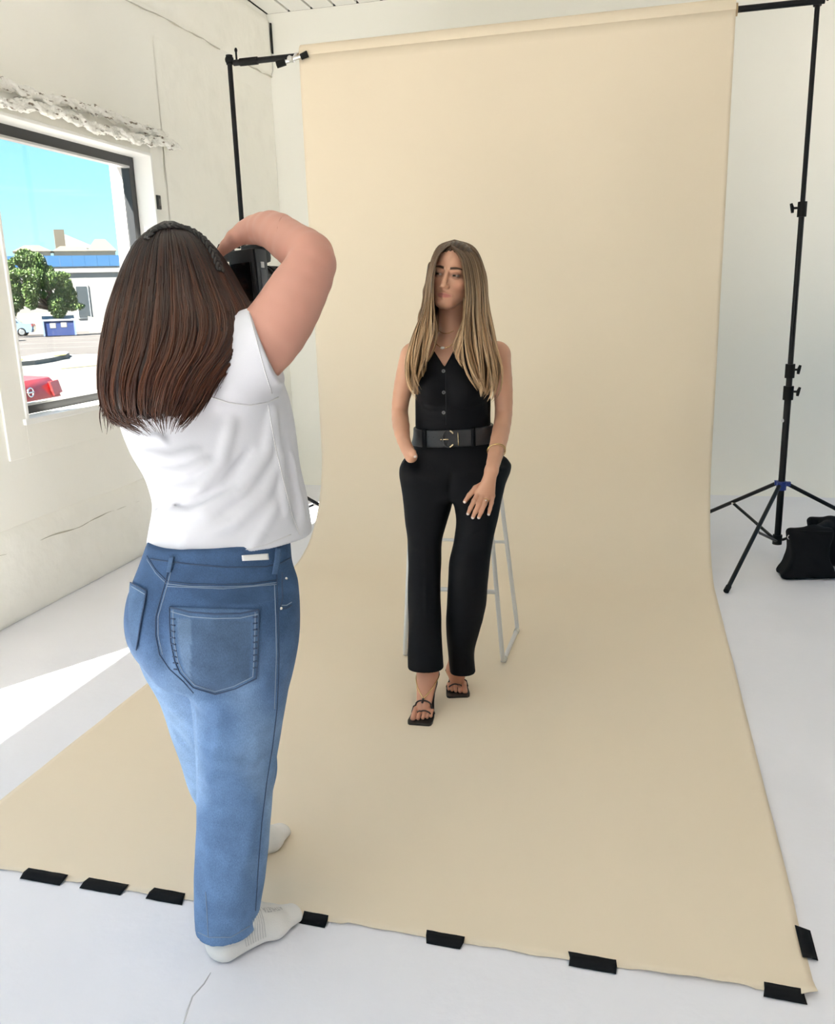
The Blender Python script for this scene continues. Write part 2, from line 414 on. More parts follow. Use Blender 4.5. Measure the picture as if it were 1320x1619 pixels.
# left wall round its two windows
mb = MB(); xo, xi = WX-WT, WX
ys = [-.5, WIN2[0], WIN2[1], WIN[0], WIN[1], YB+.2]
for a, b in ((0, 1), (2, 3), (4, 5)): mb.box((xo, ys[a], 0), (xi, ys[b], ZC))
mb.box((xo, YF, 0), (xi, -2.9, ZC)); mb.box((xo, -2.9, 3.35), (xi, -.5, ZC))   # unseen opening added so sun and sky enter from the left
for w in (WIN2, WIN):
    mb.box((xo, w[0], 0), (xi, w[1], w[2])); mb.box((xo, w[0], w[3]), (xi, w[1], ZC))
wall_left = struct(mb.build('wall_left', m_wall))
# plaster ledge of the rougher footing below the window, with its crack line
def rough_strip(name, y0, y1, z0, z1, prj, nz, seed, m, amp=.008):
    ny = max(8, int((y1-y0)/.03)); V = []; F = []
    for i in range(ny+1):
        for j in range(nz+1):
            y = y0+(y1-y0)*i/ny; z = z0+(z1-z0)*j/nz
            n = mnoise.noise(Vector((y*3+seed, z*4, seed)))*amp + mnoise.noise(Vector((y*11, z*13+seed, 2)))*amp*.6
            edge = 0 if j in (0, nz) else 1
            zz = z + (mnoise.noise(Vector((y*2.2, seed, j)))*.012 if 0 < j <= nz else 0)
            V.append((WX+(prj+n)*edge+.0005, y, zz))
    for i in range(ny):
        for j in range(nz):
            a = i*(nz+1)+j; F.append((a, a+nz+1, a+nz+2, a+1))
    return MB().add(V, F).build(name, m, wall_left, smooth=True)
rough_strip('wall_footing', 1.98, YB-.2, .0, .47, .022, 14, 3., m_rough)
rough_strip('plaster_band', 5.23, YB-.01, .50, 3.12, .004, 40, 8., m_rough, .003)
rough_strip('plaster_band', 2.2, YB-.01, 3.27, 3.70, .022, 12, 5., m_rough, .006)
# worn crack lines and spalls along the wall
def crack(pts, w, m, seed):
    mb = MB(); P = []
    for i in range(len(pts)-1):
        a, b = Vector(pts[i]), Vector(pts[i+1]); n = max(2, int((b-a).length/.03))
        for k in range(n): P.append(a.lerp(b, k/n))
    P.append(Vector(pts[-1]))
    Q = [p+Vector((0, mnoise.noise(p*9+Vector((seed, 0, 0)))*.012, mnoise.noise(p*7+Vector((0, seed, 0)))*.014)) for p in P]
    rs = [w*(.35+abs(mnoise.noise(p*5+Vector((seed, 1, 0))))*1.5) for p in P]
    mb.tube(Q, rs, 6, flat=.6); return mb.build('plaster_crack', m, wall_left, smooth=True)
m_crack = mat('dirty_crack', (.50, .48, .42), .95)
xx = WX+.024
def wl(px, py, off=.0): return tuple(hitx(px, py, WX+.0)+np.array([off, 0, 0]))
crack([wl(-60, 895, .02), wl(40, 862, .02), wl(120, 832, .02), wl(238, 782, .02)], .005, m_crack, 1)
crack([wl(186, -3, .012), wl(255, 28, .012), wl(345, 78, .012)], .006, m_crack, 2)
crack([wl(372, 96, .006), wl(400, 108, .006), wl(428, 122, .006)], .008, m_crack, 3)
crack([wl(346, 12, .016), wl(350, 40, .016), wl(348, 58, .016)], .009, m_crack, 4)
crack([wl(257, 232, .004), wl(259, 280, .004), wl(262, 330, .004)], .003, m_crack, 5)
m_open = mat('open_joint', (.012, .012, .01), .9)
o = MB().box((WX+.03, YB-.022, 3.44), (WX+.040, YB-.004, 3.66)).build('corner_gap', m_open, wall_back)

# ceiling of white boards running to the back wall
ceiling = struct(MB().box((WX-WT, YF, ZC+.03), (XR+.2, YB+.2, ZC+.15)).build('ceiling', m_gap))
bw = .19; nb = int((XR-WX)/bw)+1
me0 = None
for i in range(nb):
    x0 = WX+.015+i*bw
    if me0 is None:
        b = MB().box((0, YF, ZC), (bw-.020, YB, ZC+.029), .004).build('plank', m_ceil); me0 = b.data
    else:
        b = bpy.data.objects.new('plank', me0); COL.objects.link(b)
    b.location.x = x0; wpart(b, ceiling)

# unseen wall behind the camera; its opening added to let daylight in
mb = MB(); mb.box((WX-WT, YF-.2, 0), (-2.7, YF, ZC)); mb.box((-1.0, YF-.2, 0), (XR+.2, YF, ZC)); mb.box((-2.7, YF-.2, 3.35), (-1.0, YF, ZC))
struct(mb.build('wall_front', m_grey))

cp = [hitz(x, y, .0) for x, y in ((333, 1538), (322, 1556), (304, 1576), (296, 1598), (288, 1626))]
MB().tube([(p[0], p[1], .0004) for p in cp], [.0008, .0022, .0018, .0024, .0012], 6).build('hairline_crack', mat('floor_crack', (.62, .62, .64), .8), floor, smooth=True)
# ---- windows
def window(name, w, first):
    y0, y1, z0, z1 = w
    root = struct(empty(name, (WX, (y0+y1)/2, z0)))
    def P(lo, hi, nm, m, bev=0): return MB().box(lo, hi, bev).build(nm, m, root)
    xf = WX-.125   # black frame plane
    t = .055
    # white lining of the reveal, four boards, a hair proud of the plaster
    L = .018
    P((WX-.10, y0, z0), (WX+.022, y0+L, z1), 'reveal_board', m_white, .003); P((WX-.10, y1-L, z0), (WX+.022, y1, z1), 'reveal_board', m_white, .003)
    P((WX-.10, y0+L, z1-L), (WX+.022, y1-L, z1), 'reveal_board', m_white, .003)
    P((WX-.10, y0-.02, z0-.012), (WX+.030, y1+.02, z0+L), 'window_sill', m_white, .004)
    fr = root
    P((xf-.03, y0+L, z0+L), (xf+.025, y0+L+t, z1-L), 'frame_bar', m_dark, .003); P((xf-.03, y1-L-t, z0+L), (xf+.025, y1-L, z1-L), 'frame_bar', m_dark, .003)
    P((xf-.03, y0+L+t, z1-L-t), (xf+.025, y1-L-t, z1-L), 'frame_bar', m_dark, .003); P((xf-.03, y0+L+t, z0+L), (xf+.025, y1-L-t, z0+L+t*.8), 'frame_bar', m_dark, .003)
    # thin bright glazing bead
    mbd = mat('grey_glazing_bead', (.5, .5, .5), .4)
    P((xf-.012, y0+L+t, z0+L+t*.8), (xf+.03, y1-L-t, z0+L+t*.8+.012), 'glazing_bead', mbd)
    P((xf-.012, y0+L+t, z1-L-t-.012), (xf+.03, y1-L-t, z1-L-t), 'glazing_bead', mbd)
    gl = P((xf-.004, y0+L+t-.005, z0+L+.03), (xf+.002, y1-L-t+.005, z1-L-.03), 'pane', GLASS)
    # outer reveal, its pinkish shade put into the colour
    P((xo-.02, y1-L, z0-.02), (xf-.031, y1+.14, z1+.05), 'outer_jamb', mat('outer_jamb_pink_shade', (.80, .72, .70), .85))
    # flat painted casing
    cw = .145; pj = .012
    P((WX, y0-cw, max(0, z0-.17)), (WX+pj, y0-.001, z1+.13), 'casing', m_wall, .002); P((WX, y1+.001, max(0, z0-.17)), (WX+pj, y1+cw, z1+.13), 'casing', m_wall, .002)
    P((WX, y0, z1+.001), (WX+pj, y1, z1+.13), 'casing', m_wall, .002); P((WX, y0, max(0, z0-.17)), (WX+pj, y1, z0-.013), 'casing', m_wall, .002)
    return root
GLASS = bpy.data.materials.new('window_glass'); GLASS.use_nodes = True
t = GLASS.node_tree; t.nodes.clear()
go = t.nodes.new('ShaderNodeOutputMaterial'); gm = t.nodes.new('ShaderNodeMixShader'); gt = t.nodes.new('ShaderNodeBsdfTransparent'); gg = t.nodes.new('ShaderNodeBsdfGlossy')
gg.inputs['Roughness'].default_value = .02; gm.inputs[0].default_value = .05; gt.inputs[0].default_value = (.97, .985, .98, 1)
t.links.new(gt.outputs[0], gm.inputs[1]); t.links.new(gg.outputs[0], gm.inputs[2]); t.links.new(gm.outputs[0], go.inputs[0])
window('window_1', WIN, True); window('window_2', WIN2, False)

# small black wall switch beside the window
sw = empty('wall_switch', tuple(hitx(249, 320, WX+.012)), 'small black switch on the white wall beside the window', 'switch')
y, z = sw.location.y, sw.location.z
MB().box((WX+.012, y-.022, z-.042), (WX+.026, y+.022, z+.042), .004).build('plate', mat('black_plastic', (.02, .02, .02), .4), sw)
MB().box((WX+.024, y-.010, z-.020), (WX+.032, y+.010, z+.020), .003).build('rocker', mat('grey_plastic', (.10, .10, .10), .35), sw)

# crumpled white sheeting twisted into ropes above the window
m_sheet = mat('crumpled_white_sheeting', (.83, .82, .78), .6, bump=(60, .6, .01), var=(38, (.20, .16, .12), .59, .66, (1.3, .3, 1.3)))  # dark streaks in the colour stand in for shaded creases
def twisted(name, a, b, r, seed, label):
    n = 260; ns = 26; A = Vector(a); B = Vector(b); V = []; F = []
    for i in range(n+1):
        s = i/n; p = A.lerp(B, s)
        p += Vector((0, 0, .018*mnoise.noise(Vector((s*9, seed, 0)))+.012*math.sin(s*11+seed)))
        taper = min(1, (1-s)*14+.25)*min(1, s*14+.4)
        for j in range(ns):
            th = 2*math.pi*j/ns
            tw = th*2+s*62+seed+2.2*mnoise.noise(Vector((s*22, seed, 1)))
            rr = r*taper*(1+.30*math.sin(tw)+.40*mnoise.noise(Vector((math.cos(th)*1.9, math.sin(th)*1.9, s*52+seed)))-.55*math.exp(-(math.sin(tw*.5+1.1*mnoise.noise(Vector((s*40, th, seed))))/.16)**2)+.28*mnoise.noise(Vector((math.cos(th)*4, math.sin(th)*4, s*110))))
            V.append(p+Vector((math.cos(th)*rr*.9, 0, math.sin(th)*rr)))
    for i in range(n):
        for j in range(ns): F.append((i*ns+j, i*ns+(j+1) % ns, (i+1)*ns+(j+1) % ns, (i+1)*ns+j))
    F += [tuple(range(ns)), tuple(n*ns+j for j in range(ns))]
    o = MB().add(V, F).build(name, m_sheet, smooth=True)
    return tag(o, label, 'sheeting', 'twisted sheeting above the window')
xr = WX+.045
h1 = hitx(-70, 107, xr); h2 = hitx(266, 214, xr); h3 = hitx(-70, 137, xr+.01); h4 = hitx(288, 238, xr+.01)
twisted('twisted_sheeting', h1, h2, .024, 1.3, 'upper twisted rope of crumpled white sheeting above the window')
twisted('twisted_sheeting', h3, h4, .024, 4.1, 'lower, slightly longer twisted rope of crumpled white sheeting above the window')
# ================================================================= backdrop, stands, tape
m_paper = mat('beige_seamless_paper', (.775, .67, .515), .75, bump=(2.2, .05, .02), var=(1.1, (.76, .655, .505), .4, .8))
PX0, PX1, PYF, PYW = -1.90, .42, 1.69, 4.97
RR = .62; ZT = 2.845
prof = []                       # (y, z) from roll down and out along the floor
for i in range(40): prof.append((PYW, ZT-(ZT-RR)*i/40))
for i in range(24):
    a = math.radians(90*i/24); prof.append((PYW-RR+RR*math.cos(a), RR-RR*math.sin(a)))
nfl = 110
for i in range(nfl+1): prof.append((PYW-RR-(PYW-RR-PYF)*i/nfl, 0.))
NXP = 130; V = []; F = []
HELD = [(hitz(a, 1400+.157*a)[0]-.03, hitz(b, 1392+.157*b)[0]+.03) for a, b in ((35, 100), (130, 195), (237, 291), (480, 517), (674, 733), (901, 975), (1208, 1272))]
for k, (y, z) in enumerate(prof):
    for i in range(NXP+1):
        s = i/NXP; x = PX0+(PX1-PX0)*s; yy, zz = y, z
        wv = .012*mnoise.noise(Vector((x*1.5, (y+z)*.8, 3)))
        if k < 64:
            yy += wv*min(1, k/10); zz += .004 if z < .05 else 0
            # soft buckle near the right edge of the hanging part
            yy -= .02*math.exp(-((x-.25)/.12)**2-((z-.95)/.45)**2)
        else:
            fl = (y-PYF)/(PYW-RR-PYF)
            e1 = min(s, 1-s)*2.3; zz = .0035+.003*abs(mnoise.noise(Vector((x*2, y*1.3, 5))))
            zz += .010*math.exp(-(e1/.035)**2)*(.35+.9*abs(mnoise.noise(Vector((y*1.6, round(s), 1)))))*min(1, (y-PYF)/.3)*min(1, max(0, abs(y-1.855)-.06)/.06)
            ef = (y-PYF)
            held = any(a <= x <= b for a, b in HELD)
            zz += 0 if held else .011*math.exp(-(ef/.03)**2)*max(0, mnoise.noise(Vector((x*3.1, 7, 1)))+.1)
            if k == len(prof)-1 and not held: yy += .012*mnoise.noise(Vector((x*2.3, 3, 0)))+.006*mnoise.noise(Vector((x*13, 3, 0)))
            dc = math.hypot(x-PX1, y-PYF); zz += .02*math.exp(-(dc/.028)**2)
        V.append((x, yy, zz))
for k in range(len(prof)-1):
    for i in range(NXP):
        a = k*(NXP+1)+i; F.append((a, a+1, a+NXP+2, a+NXP+1))
bd = empty('paper_backdrop', ((PX0+PX1)/2, PYF, 0), 'long beige seamless paper hung from its roll and swept out over the floor', 'backdrop')
sh = MB().add(V, F).build('paper_sweep', m_paper, bd, smooth=True)
md = sh.modifiers.new('thickness', 'SOLIDIFY'); md.thickness = .0012; md.offset = 0
rc_ = (PYW+.052, ZT+.012); mb = MB()
mb.tube([(PX0, rc_[0], rc_[1]), (PX1, rc_[0], rc_[1])], .054, 40)
mb.build('paper_roll', m_paper, bd, ang=40)
mb = MB(); mb.tube([(PX0-.012, rc_[0], rc_[1]), (PX1+.012, rc_[0], rc_[1])], .03, 24); mb.build('cardboard_core', mat('brown_card', (.45, .33, .2), .8), bd, ang=40)

m_blk = mat('black_metal', (.005, .005, .006), .36, spec=.25)
m_blkp = mat('black_rubber', (.005, .005, .005), .6, spec=.2)
m_blue = mat('blue_plastic', (.012, .035, .22), .35)
m_chrome = mat('bright_metal', (.75, .75, .76), .18, 1.)
# crossbar
xl, xr_ = -2.345, .835; cy, cz = rc_
cb = empty('crossbar', (xl, cy, cz), 'black telescopic crossbar carried on two stands through the paper roll', 'crossbar')
MB().tube([(xl+.02, cy, cz), (PX0+.15, cy, cz)], .0165, 16).build('tube', m_blk, cb, ang=40)
MB().tube([(PX1-.1, cy, cz), (xr_, cy, cz)], .0155, 16).build('tube', m_blk, cb, ang=40)
MB().tube([(xl+.06, cy, cz), (xl+.17, cy, cz)], .021, 16).build('sleeve', m_blkp, cb, ang=40)

def stand(x, y, top, angs, label, joints, sp_z=.40, spread=.62):
    root = empty('light_stand', (x, y, 0), label, 'stand', 'backdrop stands')
    B = lambda mb, n, m=m_blk: mb.build(n, m, root, ang=40)
    zs = [.08]+joints+[top]; rr = [.0185, .0165, .0145, .0125, .0115]
    for i in range(len(zs)-1): B(MB().cyl((x, y, zs[i]), (x, y, zs[i+1]+.01), rr[i], 16), 'pole_section')
    for i, z in enumerate(joints):
        c = B(MB().cyl((x, y, z-.045), (x, y, z+.03), rr[i]+.009, 16), 'collar', m_blkp)
        a = .35 if i % 2 == 0 else .6
        sg = 1 if i < len(joints)-1 else -1
        d = (math.cos(a)*sg, -math.sin(a)*.3, 0)
        k = MB().cyl((x, y, z), (x+d[0]*.05, y+d[1]*.05, z), .006, 8)
        k.tube([(x+d[0]*.05, y+d[1]*.05, z-.024), (x+d[0]*.052, y+d[1]*.05, z), (x+d[0]*.06, y+d[1]*.05, z+.024)], [.007, .010, .007], 8)
        ko = k.build('clamp_knob', m_blkp, c, ang=40)
    hub = MB().cyl((x, y, sp_z-.03), (x, y, sp_z+.02), .027, 20)
    for a in angs: hub.box((-.012, -.012, -.012), (.012, .012, .012)); hub.v[-8:] = [(v[0]+x+math.cos(a)*.036, v[1]+y+math.sin(a)*.036, v[2]+sp_z+.005) for v in hub.v[-8:]]
    B(hub, 'spreader_hub', m_blue)
    B(MB().cyl((x, y, .065), (x, y, .12), .026, 16), 'lower_collar', m_blkp)
    for a in angs:
        dx, dy = math.cos(a), math.sin(a)
        top_p = (x+dx*.04, y+dy*.04, sp_z); ft = (x+dx*spread, y+dy*spread, .012)
        leg = B(MB().tube([top_p, ft], .0115, 10), 'leg')
        MB().tube([(x+dx*(spread-.03), y+dy*(spread-.03), .012+.03*(sp_z)/spread), (x+dx*(spread+.006), y+dy*(spread+.006), .012)], .0145, 10).build('foot_cap', m_blkp, leg, ang=40)
        k = .47; m_ = (x+dx*spread*k, y+dy*spread*k, sp_z+(.012-sp_z)*k)
        B(MB().tube([(x+dx*.025, y+dy*.025, .09), m_], .0105, 8, flat=.75), 'brace')
        MB().sphere(m_, .013, 10, 6).build('rivet', m_chrome, leg)
    return root
# right stand: leg angles from the feet seen on the floor
XS, YS = .812, 5.08
f1 = hitz(1148, 938); f2 = hitz(1117, 853)
a1 = math.atan2(f1[1]-YS, f1[0]-XS); a2 = a1-2*math.pi/3; a3 = a1+2*math.pi/3
rs = stand(XS, YS, 2.865, [a1, a2, a3], 'black tripod light stand with blue hub standing right of the paper backdrop', [.94, 1.06, 1.90], .415, .80)
MB().cyl((XS-.0184, YS-.006, .78), (XS-.0200, YS-.007, .78), .010, 14).build('round_sticker', mat('pale_sticker', (.6, .6, .6), .5), rs)
XL, YL = -2.35, 5.02
ls = stand(XL, YL, 2.865, [math.radians(4), math.radians(124), math.radians(244)], 'black light stand left of the backdrop, mostly hidden behind the photographer', [1.0, 1.9], .415, .75)
for root, x, y in ((rs, XS, YS), (ls, XL, YL)):
    mb = MB(); mb.sphere((x, y, 2.875), .026, 14, 8); mb.cyl((x, y, 2.85), (x, y, 2.90), .02, 14); mb.build('top_elbow', m_blkp, root, ang=50)
    mb = MB().cyl((x+.045, y, 2.87), (x+.045, y, 2.915), .006, 8); mb.sphere((x+.045, y, 2.922), (.009, .009, .014), 10, 6); mb.build('wing_screw', m_blkp, root, ang=50)
# spring clamp on the roll's left end
cl = empty('spring_clamp', (PX0-.01, cy-.06, cz-.06), 'black and silver spring clamp gripping the left end of the paper roll', 'clamp')
c0 = np.array([PX0-.03, cy-.075, cz-.035])
MB().tube([c0+np.array([-.095, -.01, -.02]), c0+np.array([-.045, 0, -.008])], [.020, .019], 12).build('handle', m_blkp, cl, ang=50)
MB().tube([c0+np.array([.045, .01, .012]), c0+np.array([.085, .015, .026])], [.016, .018], 12).build('handle', m_blkp, cl, ang=50)
MB().tube([c0+np.array([-.05, 0, -.010]), c0+np.array([.055, .01, .016])], [.011, .010], 10).build('jaw', m_chrome, cl, ang=50)
MB().tube([c0+np.array([0, .005, .0]), c0+np.array([.005, .05, .035])], [.012, .014], 10).build('jaw', m_chrome, cl, ang=50)
MB().cyl(c0+np.array([-.012, -.02, .004]), c0+np.array([-.006, .02, .004]), .015, 12).build('spring', m_chrome, cl, ang=50)

# tape
m_tape = mat('black_gaffer_tape', (.008, .008, .009), .8, bump=(140, .4, .002), spec=.15)
TP = [((35, 1386), (100, 1398), 'leftmost strip of black tape on the front edge of the paper'),
      ((130, 1401), (195, 1414), 'second strip of black tape from the left on the paper front edge'),
      ((237, 1414), (291, 1424), "third strip of black tape from the left, just left of the photographer's leg"),
      ((480, 1451), (517, 1462), "short strip of black tape at the tip of the photographer's sock"),
      ((674, 1482), (733, 1496), 'strip of black tape below the middle of the paper front edge, right of the sock'),
      ((901, 1517), (975, 1535), 'long strip of black tape right of centre on the paper front edge'),
      ((1208, 1568), (1272, 1583), 'strip of black tape at the front right corner of the paper')]
def tape(a, b, w, label, z=.0088):
    a = np.array(a, float); b = np.array(b, float); d = (b-a)/np.linalg.norm(b-a); nrm = np.array([-d[1], d[0]])
    n = 14; V = []; F = []
    for i in range(n+1):
        p = a+(b-a)*i/n
        for s in (-1, 0, 1):
            q = p+nrm*s*w/2+d*(.006*s if i in (0, n) else 0)*random.uniform(-1, 1)
            zz = z-.0065*(s < 0) + .0012*mnoise.noise(Vector((q[0]*40, q[1]*40, 2)))
            V.append((q[0], q[1], zz))
    for i in range(n):
        for s in range(2): F.append((i*3+s, i*3+3+s, i*3+4+s, i*3+1+s))
    o = MB().add(V, F).build('tape_strip', m_tape, smooth=True)
    md = o.modifiers.new('thickness', 'SOLIDIFY'); md.thickness = .0012; md.offset = 1
    return tag(o, label, 'tape', 'black tape holding down the paper')
for (a, b, lab) in TP:
    p = hitz(*a); q = hitz(*b); tape((p[0], PYF+.001), (q[0], PYF-.002), .036, lab)
p = hitz(1279, 1474); q = hitz(1281, 1520); tape((PX1+.006, q[1]), (PX1+.006, p[1]), .034, 'strip of black tape on the right edge of the paper near its corner', .0095)

# ================================================================= sandbag over the right stand
def bag_fn(P):
    d = None
    for (cx, cyy, s) in ((.905, 4.69, 1.), (1.05, 4.93, .95)):
        q = P-np.array([cx, cyy, 0], f32)
        z = np.clip(q[:, 2]/.262, 0, 1)
        hw = .082+.034*(1-z)**2.5+.012*np.cos(z*6.3); th = .072*(1-z**2.2)+.012
        b = np.maximum(np.abs(q[:, 0]*f32(.99)+q[:, 1]*f32(.14))-hw, 0); t = np.abs(q[:, 1]*f32(.99)-q[:, 0]*f32(.14))
        e = np.sqrt(b*b+np.maximum(t-th*.55, 0)**2+np.maximum(np.abs(q[:, 2]-.137)-.11, 0)**2)-.022
        e = np.maximum(e, -.03)*.8
        d = e if d is None else np.minimum(d, e)
    # strap bridge between the pouches
    d = su(d, rc(P, (.92, 4.70, .245), (1.06, 4.92, .24), .03, .03), .03)
    return d+.006*sines(P, 3, 34.)+.0025*sines(P, 8, 90.)
V, Q = surf(bag_fn, (.70, 4.5, -.02), (1.3, 5.12, .34), .008)
V[:, 2] = np.maximum(V[:, 2], .0015)
sb = empty('sandbag', (.95, 4.75, 0), 'black fabric saddle sandbag slumped over the foot of the right stand', 'sandbag')
m_bag = mat('black_nylon', (.006, .006, .007), .8, bump=(220, .35, .003), spec=.15)
fast_mesh('pouches', V, Q, m_bag, sb)
MB().box((.80, 4.655, .238), (1.01, 4.668, .262), .004).build('hem_flap', m_bag, sb)
ring = MB(); ring.tube([(.806+.012*math.cos(a), 4.655, .225+.012*math.sin(a)) for a in np.linspace(0, 6.2, 14)], .0025, 6, closed=True); ring.build('ring', m_chrome, sb, smooth=True)

# ================================================================= stool
m_stool = mat('pale_grey_powder_coat', (.62, .62, .61), .4)
st = empty('bar_stool', (-.72, 3.5, 0), 'pale grey metal bar stool with sled legs behind the standing woman', 'stool')
r = .0095; SZ = .735
FR = hitz(795, 1047, .012); BR = hitz(818, 994, .012); FL = hitz(640, 1036, .012); BL = BR+(FL-FR)
tops = {'FR': np.array([-.575, 3.36, SZ]), 'BR': np.array([-.565, 3.58, SZ]), 'FL': np.array([-.895, 3.36, SZ]), 'BL': np.array([-.885, 3.58, SZ])}
def side(a, b, ta, tb):
    pts = [ta+(a-ta)*t for t in (0, .3, .6, .94)]+[a+(b-a)*.02+np.array([0, 0, .004])]
    pts += [a+(b-a)*t for t in (.06, .5, .94)]+[b+(a-b)*.02+np.array([0, 0, .004])]+[tb+(b-tb)*t for t in (.94, .6, .3, 0)]
    return MB().tube(pts, r, 10).build('sled_leg', m_stool, st, ang=60)
s1 = side(FR, BR, tops['FR'], tops['BR']); s2 = side(FL, BL, tops['FL'], tops['BL'])
def at_z(t, b, z): return t+(b-t)*((t[2]-z)/(t[2]-b[2]))
zf = .31; zb = .46
MB().tube([at_z(tops['FL'], FL, zf), at_z(tops['FR'], FR, zf)], .0095, 10).build('foot_rest', m_stool, st, ang=60)
MB().tube([at_z(tops['BL'], BL, zb-.02), at_z(tops['BR'], BR, zb-.02)], .007, 10).build('rear_rung', m_stool, st, ang=60)
for a, b in ((FR, BR), (BR, FR), (FL, BL), (BL, FL)):
    d = (b-a)/np.linalg.norm(b-a); p = a+d*.03; MB().tube([p-d*.016+np.array([0, 0, -.002]), p+d*.016+np.array([0, 0, -.002])], .0125, 10).build('foot_glide', mat('clear_plastic', (.55, .55, .52), .2), st, ang=60)
bmS = MB(); ring = []
for i in range(40):
    a = 2*math.pi*i/40; ca, sa = math.cos(a), math.sin(a); ring.append((-.73+.185*abs(ca)**.6*np.sign(ca), 3.47+.155*abs(sa)**.6*np.sign(sa)))
bmS.prism(ring, 2, SZ, SZ+.018); bmS.build('seat', m_stool, st, ang=40)
# ================================================================= outside the window
GZ = -.42
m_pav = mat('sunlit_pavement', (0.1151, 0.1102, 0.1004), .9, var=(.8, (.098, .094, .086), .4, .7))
m_grd = mat('pale_concrete', (.52, .50, .46), .9, var=(.8, (.46, .44, .41), .4, .7))  # unseen ground kept pale so it bounces sun into the room
struct(MB().box((-160, -60, GZ-.3), (WX-WT-.01, 160, GZ)).build('pavement', m_pav))
struct(MB().box((WX-WT, -60, GZ-.3), (60, YF-.21, -.02)).build('forecourt', m_grd))
struct(MB().box((XR+.21, YF-.2, GZ-.3), (60, 60, -.02)).build('unseen_bounce_ground', m_grd))  # slab added outside the right-wall opening for warm bounce light
def g(px, py, z=GZ): return hitz(px, py, z)
EV = np.array([-.605, .796, 0.]); ER = np.array([.796, .605, 0.])
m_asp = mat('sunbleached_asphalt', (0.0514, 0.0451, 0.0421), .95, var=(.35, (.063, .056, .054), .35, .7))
def slab(name, quad, z0, z1, m, st=True, label=None, cat=None):
    mb = MB(); n = len(quad); V = [(p[0], p[1], z0) for p in quad]+[(p[0], p[1], z1) for p in quad]
    mb.add(V, [tuple(range(n)), tuple(range(n, 2*n))]+[(i, (i+1) % n, n+(i+1) % n, n+i) for i in range(n)])
    o = mb.build(name, m)
    if st: struct(o)
    return o
A = g(-60, 560); Bq = g(230, 556); Cq = g(320, 517); Dq = g(-120, 521)
slab('road', [A-ER*12, Bq, Cq+ER*20, Dq-ER*30], GZ, GZ+.015, m_asp)
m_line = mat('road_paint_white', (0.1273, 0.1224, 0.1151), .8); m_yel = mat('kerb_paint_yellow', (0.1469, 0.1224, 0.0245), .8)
def line(px0, py0, px1, py1, w, m=m_line, name='road_marking'):
    a = g(px0, py0, GZ+.015); b = g(px1, py1, GZ+.015); d = (b-a)/np.linalg.norm(b-a); nn = np.array([-d[1], d[0], 0])*w/2
    return slab(name, [a-nn, b-nn, b+nn, a+nn], GZ+.016, GZ+.022, m)
line(-20, 541, 190, 533, .35); line(-20, 546, 190, 539, .25); line(0, 553, 190, 546, .2)
line(-20, 569, 80, 560, .3)
# kerb island
kp = [g(*q) for q in ((-40, 577), (20, 573), (60, 566), (90, 562), (104, 561), (110, 563.5), (104, 567), (84, 572), (55, 577), (20, 580), (-40, 586))]
slab('kerb_island', kp, GZ, GZ+.16, mat('kerb_concrete', (0.1469, 0.142, 0.1322), .9))
kp2 = [g(*q, GZ+.16) for q in ((84, 562.3), (104, 559.8), (105, 561.2), (86, 563.6))]
slab('kerb_paint', kp2, GZ+.16, GZ+.17, m_yel); slab('kerb_paint', [g(*q, GZ+.16) for q in ((22, 569), (36, 567), (36, 570), (22, 572))], GZ+.16, GZ+.17, m_yel)
line(96, 583, 190, 574, .12, m_yel)

# white building with a blue parapet
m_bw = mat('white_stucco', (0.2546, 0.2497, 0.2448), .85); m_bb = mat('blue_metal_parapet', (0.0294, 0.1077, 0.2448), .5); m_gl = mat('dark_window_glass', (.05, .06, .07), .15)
o0 = U(108, 520, 74.); o0[2] = GZ; bl = empty('warehouse', tuple(o0), 'white stucco building with a blue parapet beyond the parking lot', 'building')
def E(x, y, z): return o0+ER*x+EV*y+np.array([0, 0, z])      # building axes: x right, y away
def ebox(lo, hi, name, m, root):
    V = [E(x, y, z) for x in (lo[0], hi[0]) for y in (lo[1], hi[1]) for z in (lo[2], hi[2])]
    F = [(0, 1, 3, 2), (4, 6, 7, 5), (0, 4, 5, 1), (2, 3, 7, 6), (0, 2, 6, 4), (1, 5, 7, 3)]
    return MB().add(V, F).build(name, m, root)
ebox((-9, 0, 0), (22, 12, 5.3), 'wall', m_bw, bl)
for i in range(31):
    ebox((-9+i*1., -.18, 5.45), (-9+i*1.+.985, .12, 6.35), 'parapet_panel', m_bb, bl)
ebox((-9.1, -.12, 5.3), (22, .1, 5.46), 'white_fascia', m_bw, bl); ebox((-9, -.14, 4.95), (22, 0.02, 5.28), 'grey_gutter', mat('grey_gutter', (.45, .46, .45), .6), bl)
w = ebox((.9, -.06, 1.1), (2.0, .1, 3.9), 'window', mat('white_frame', (.7, .7, .68), .6), bl); ebox((1.0, -.09, 1.2), (1.9, .0, 3.8), 'pane', m_gl, bl)
ebox((-9, -.1, 0), (22, 0, .8), 'grey_plinth', mat('grey_plinth', (.36, .36, .38), .9), bl)
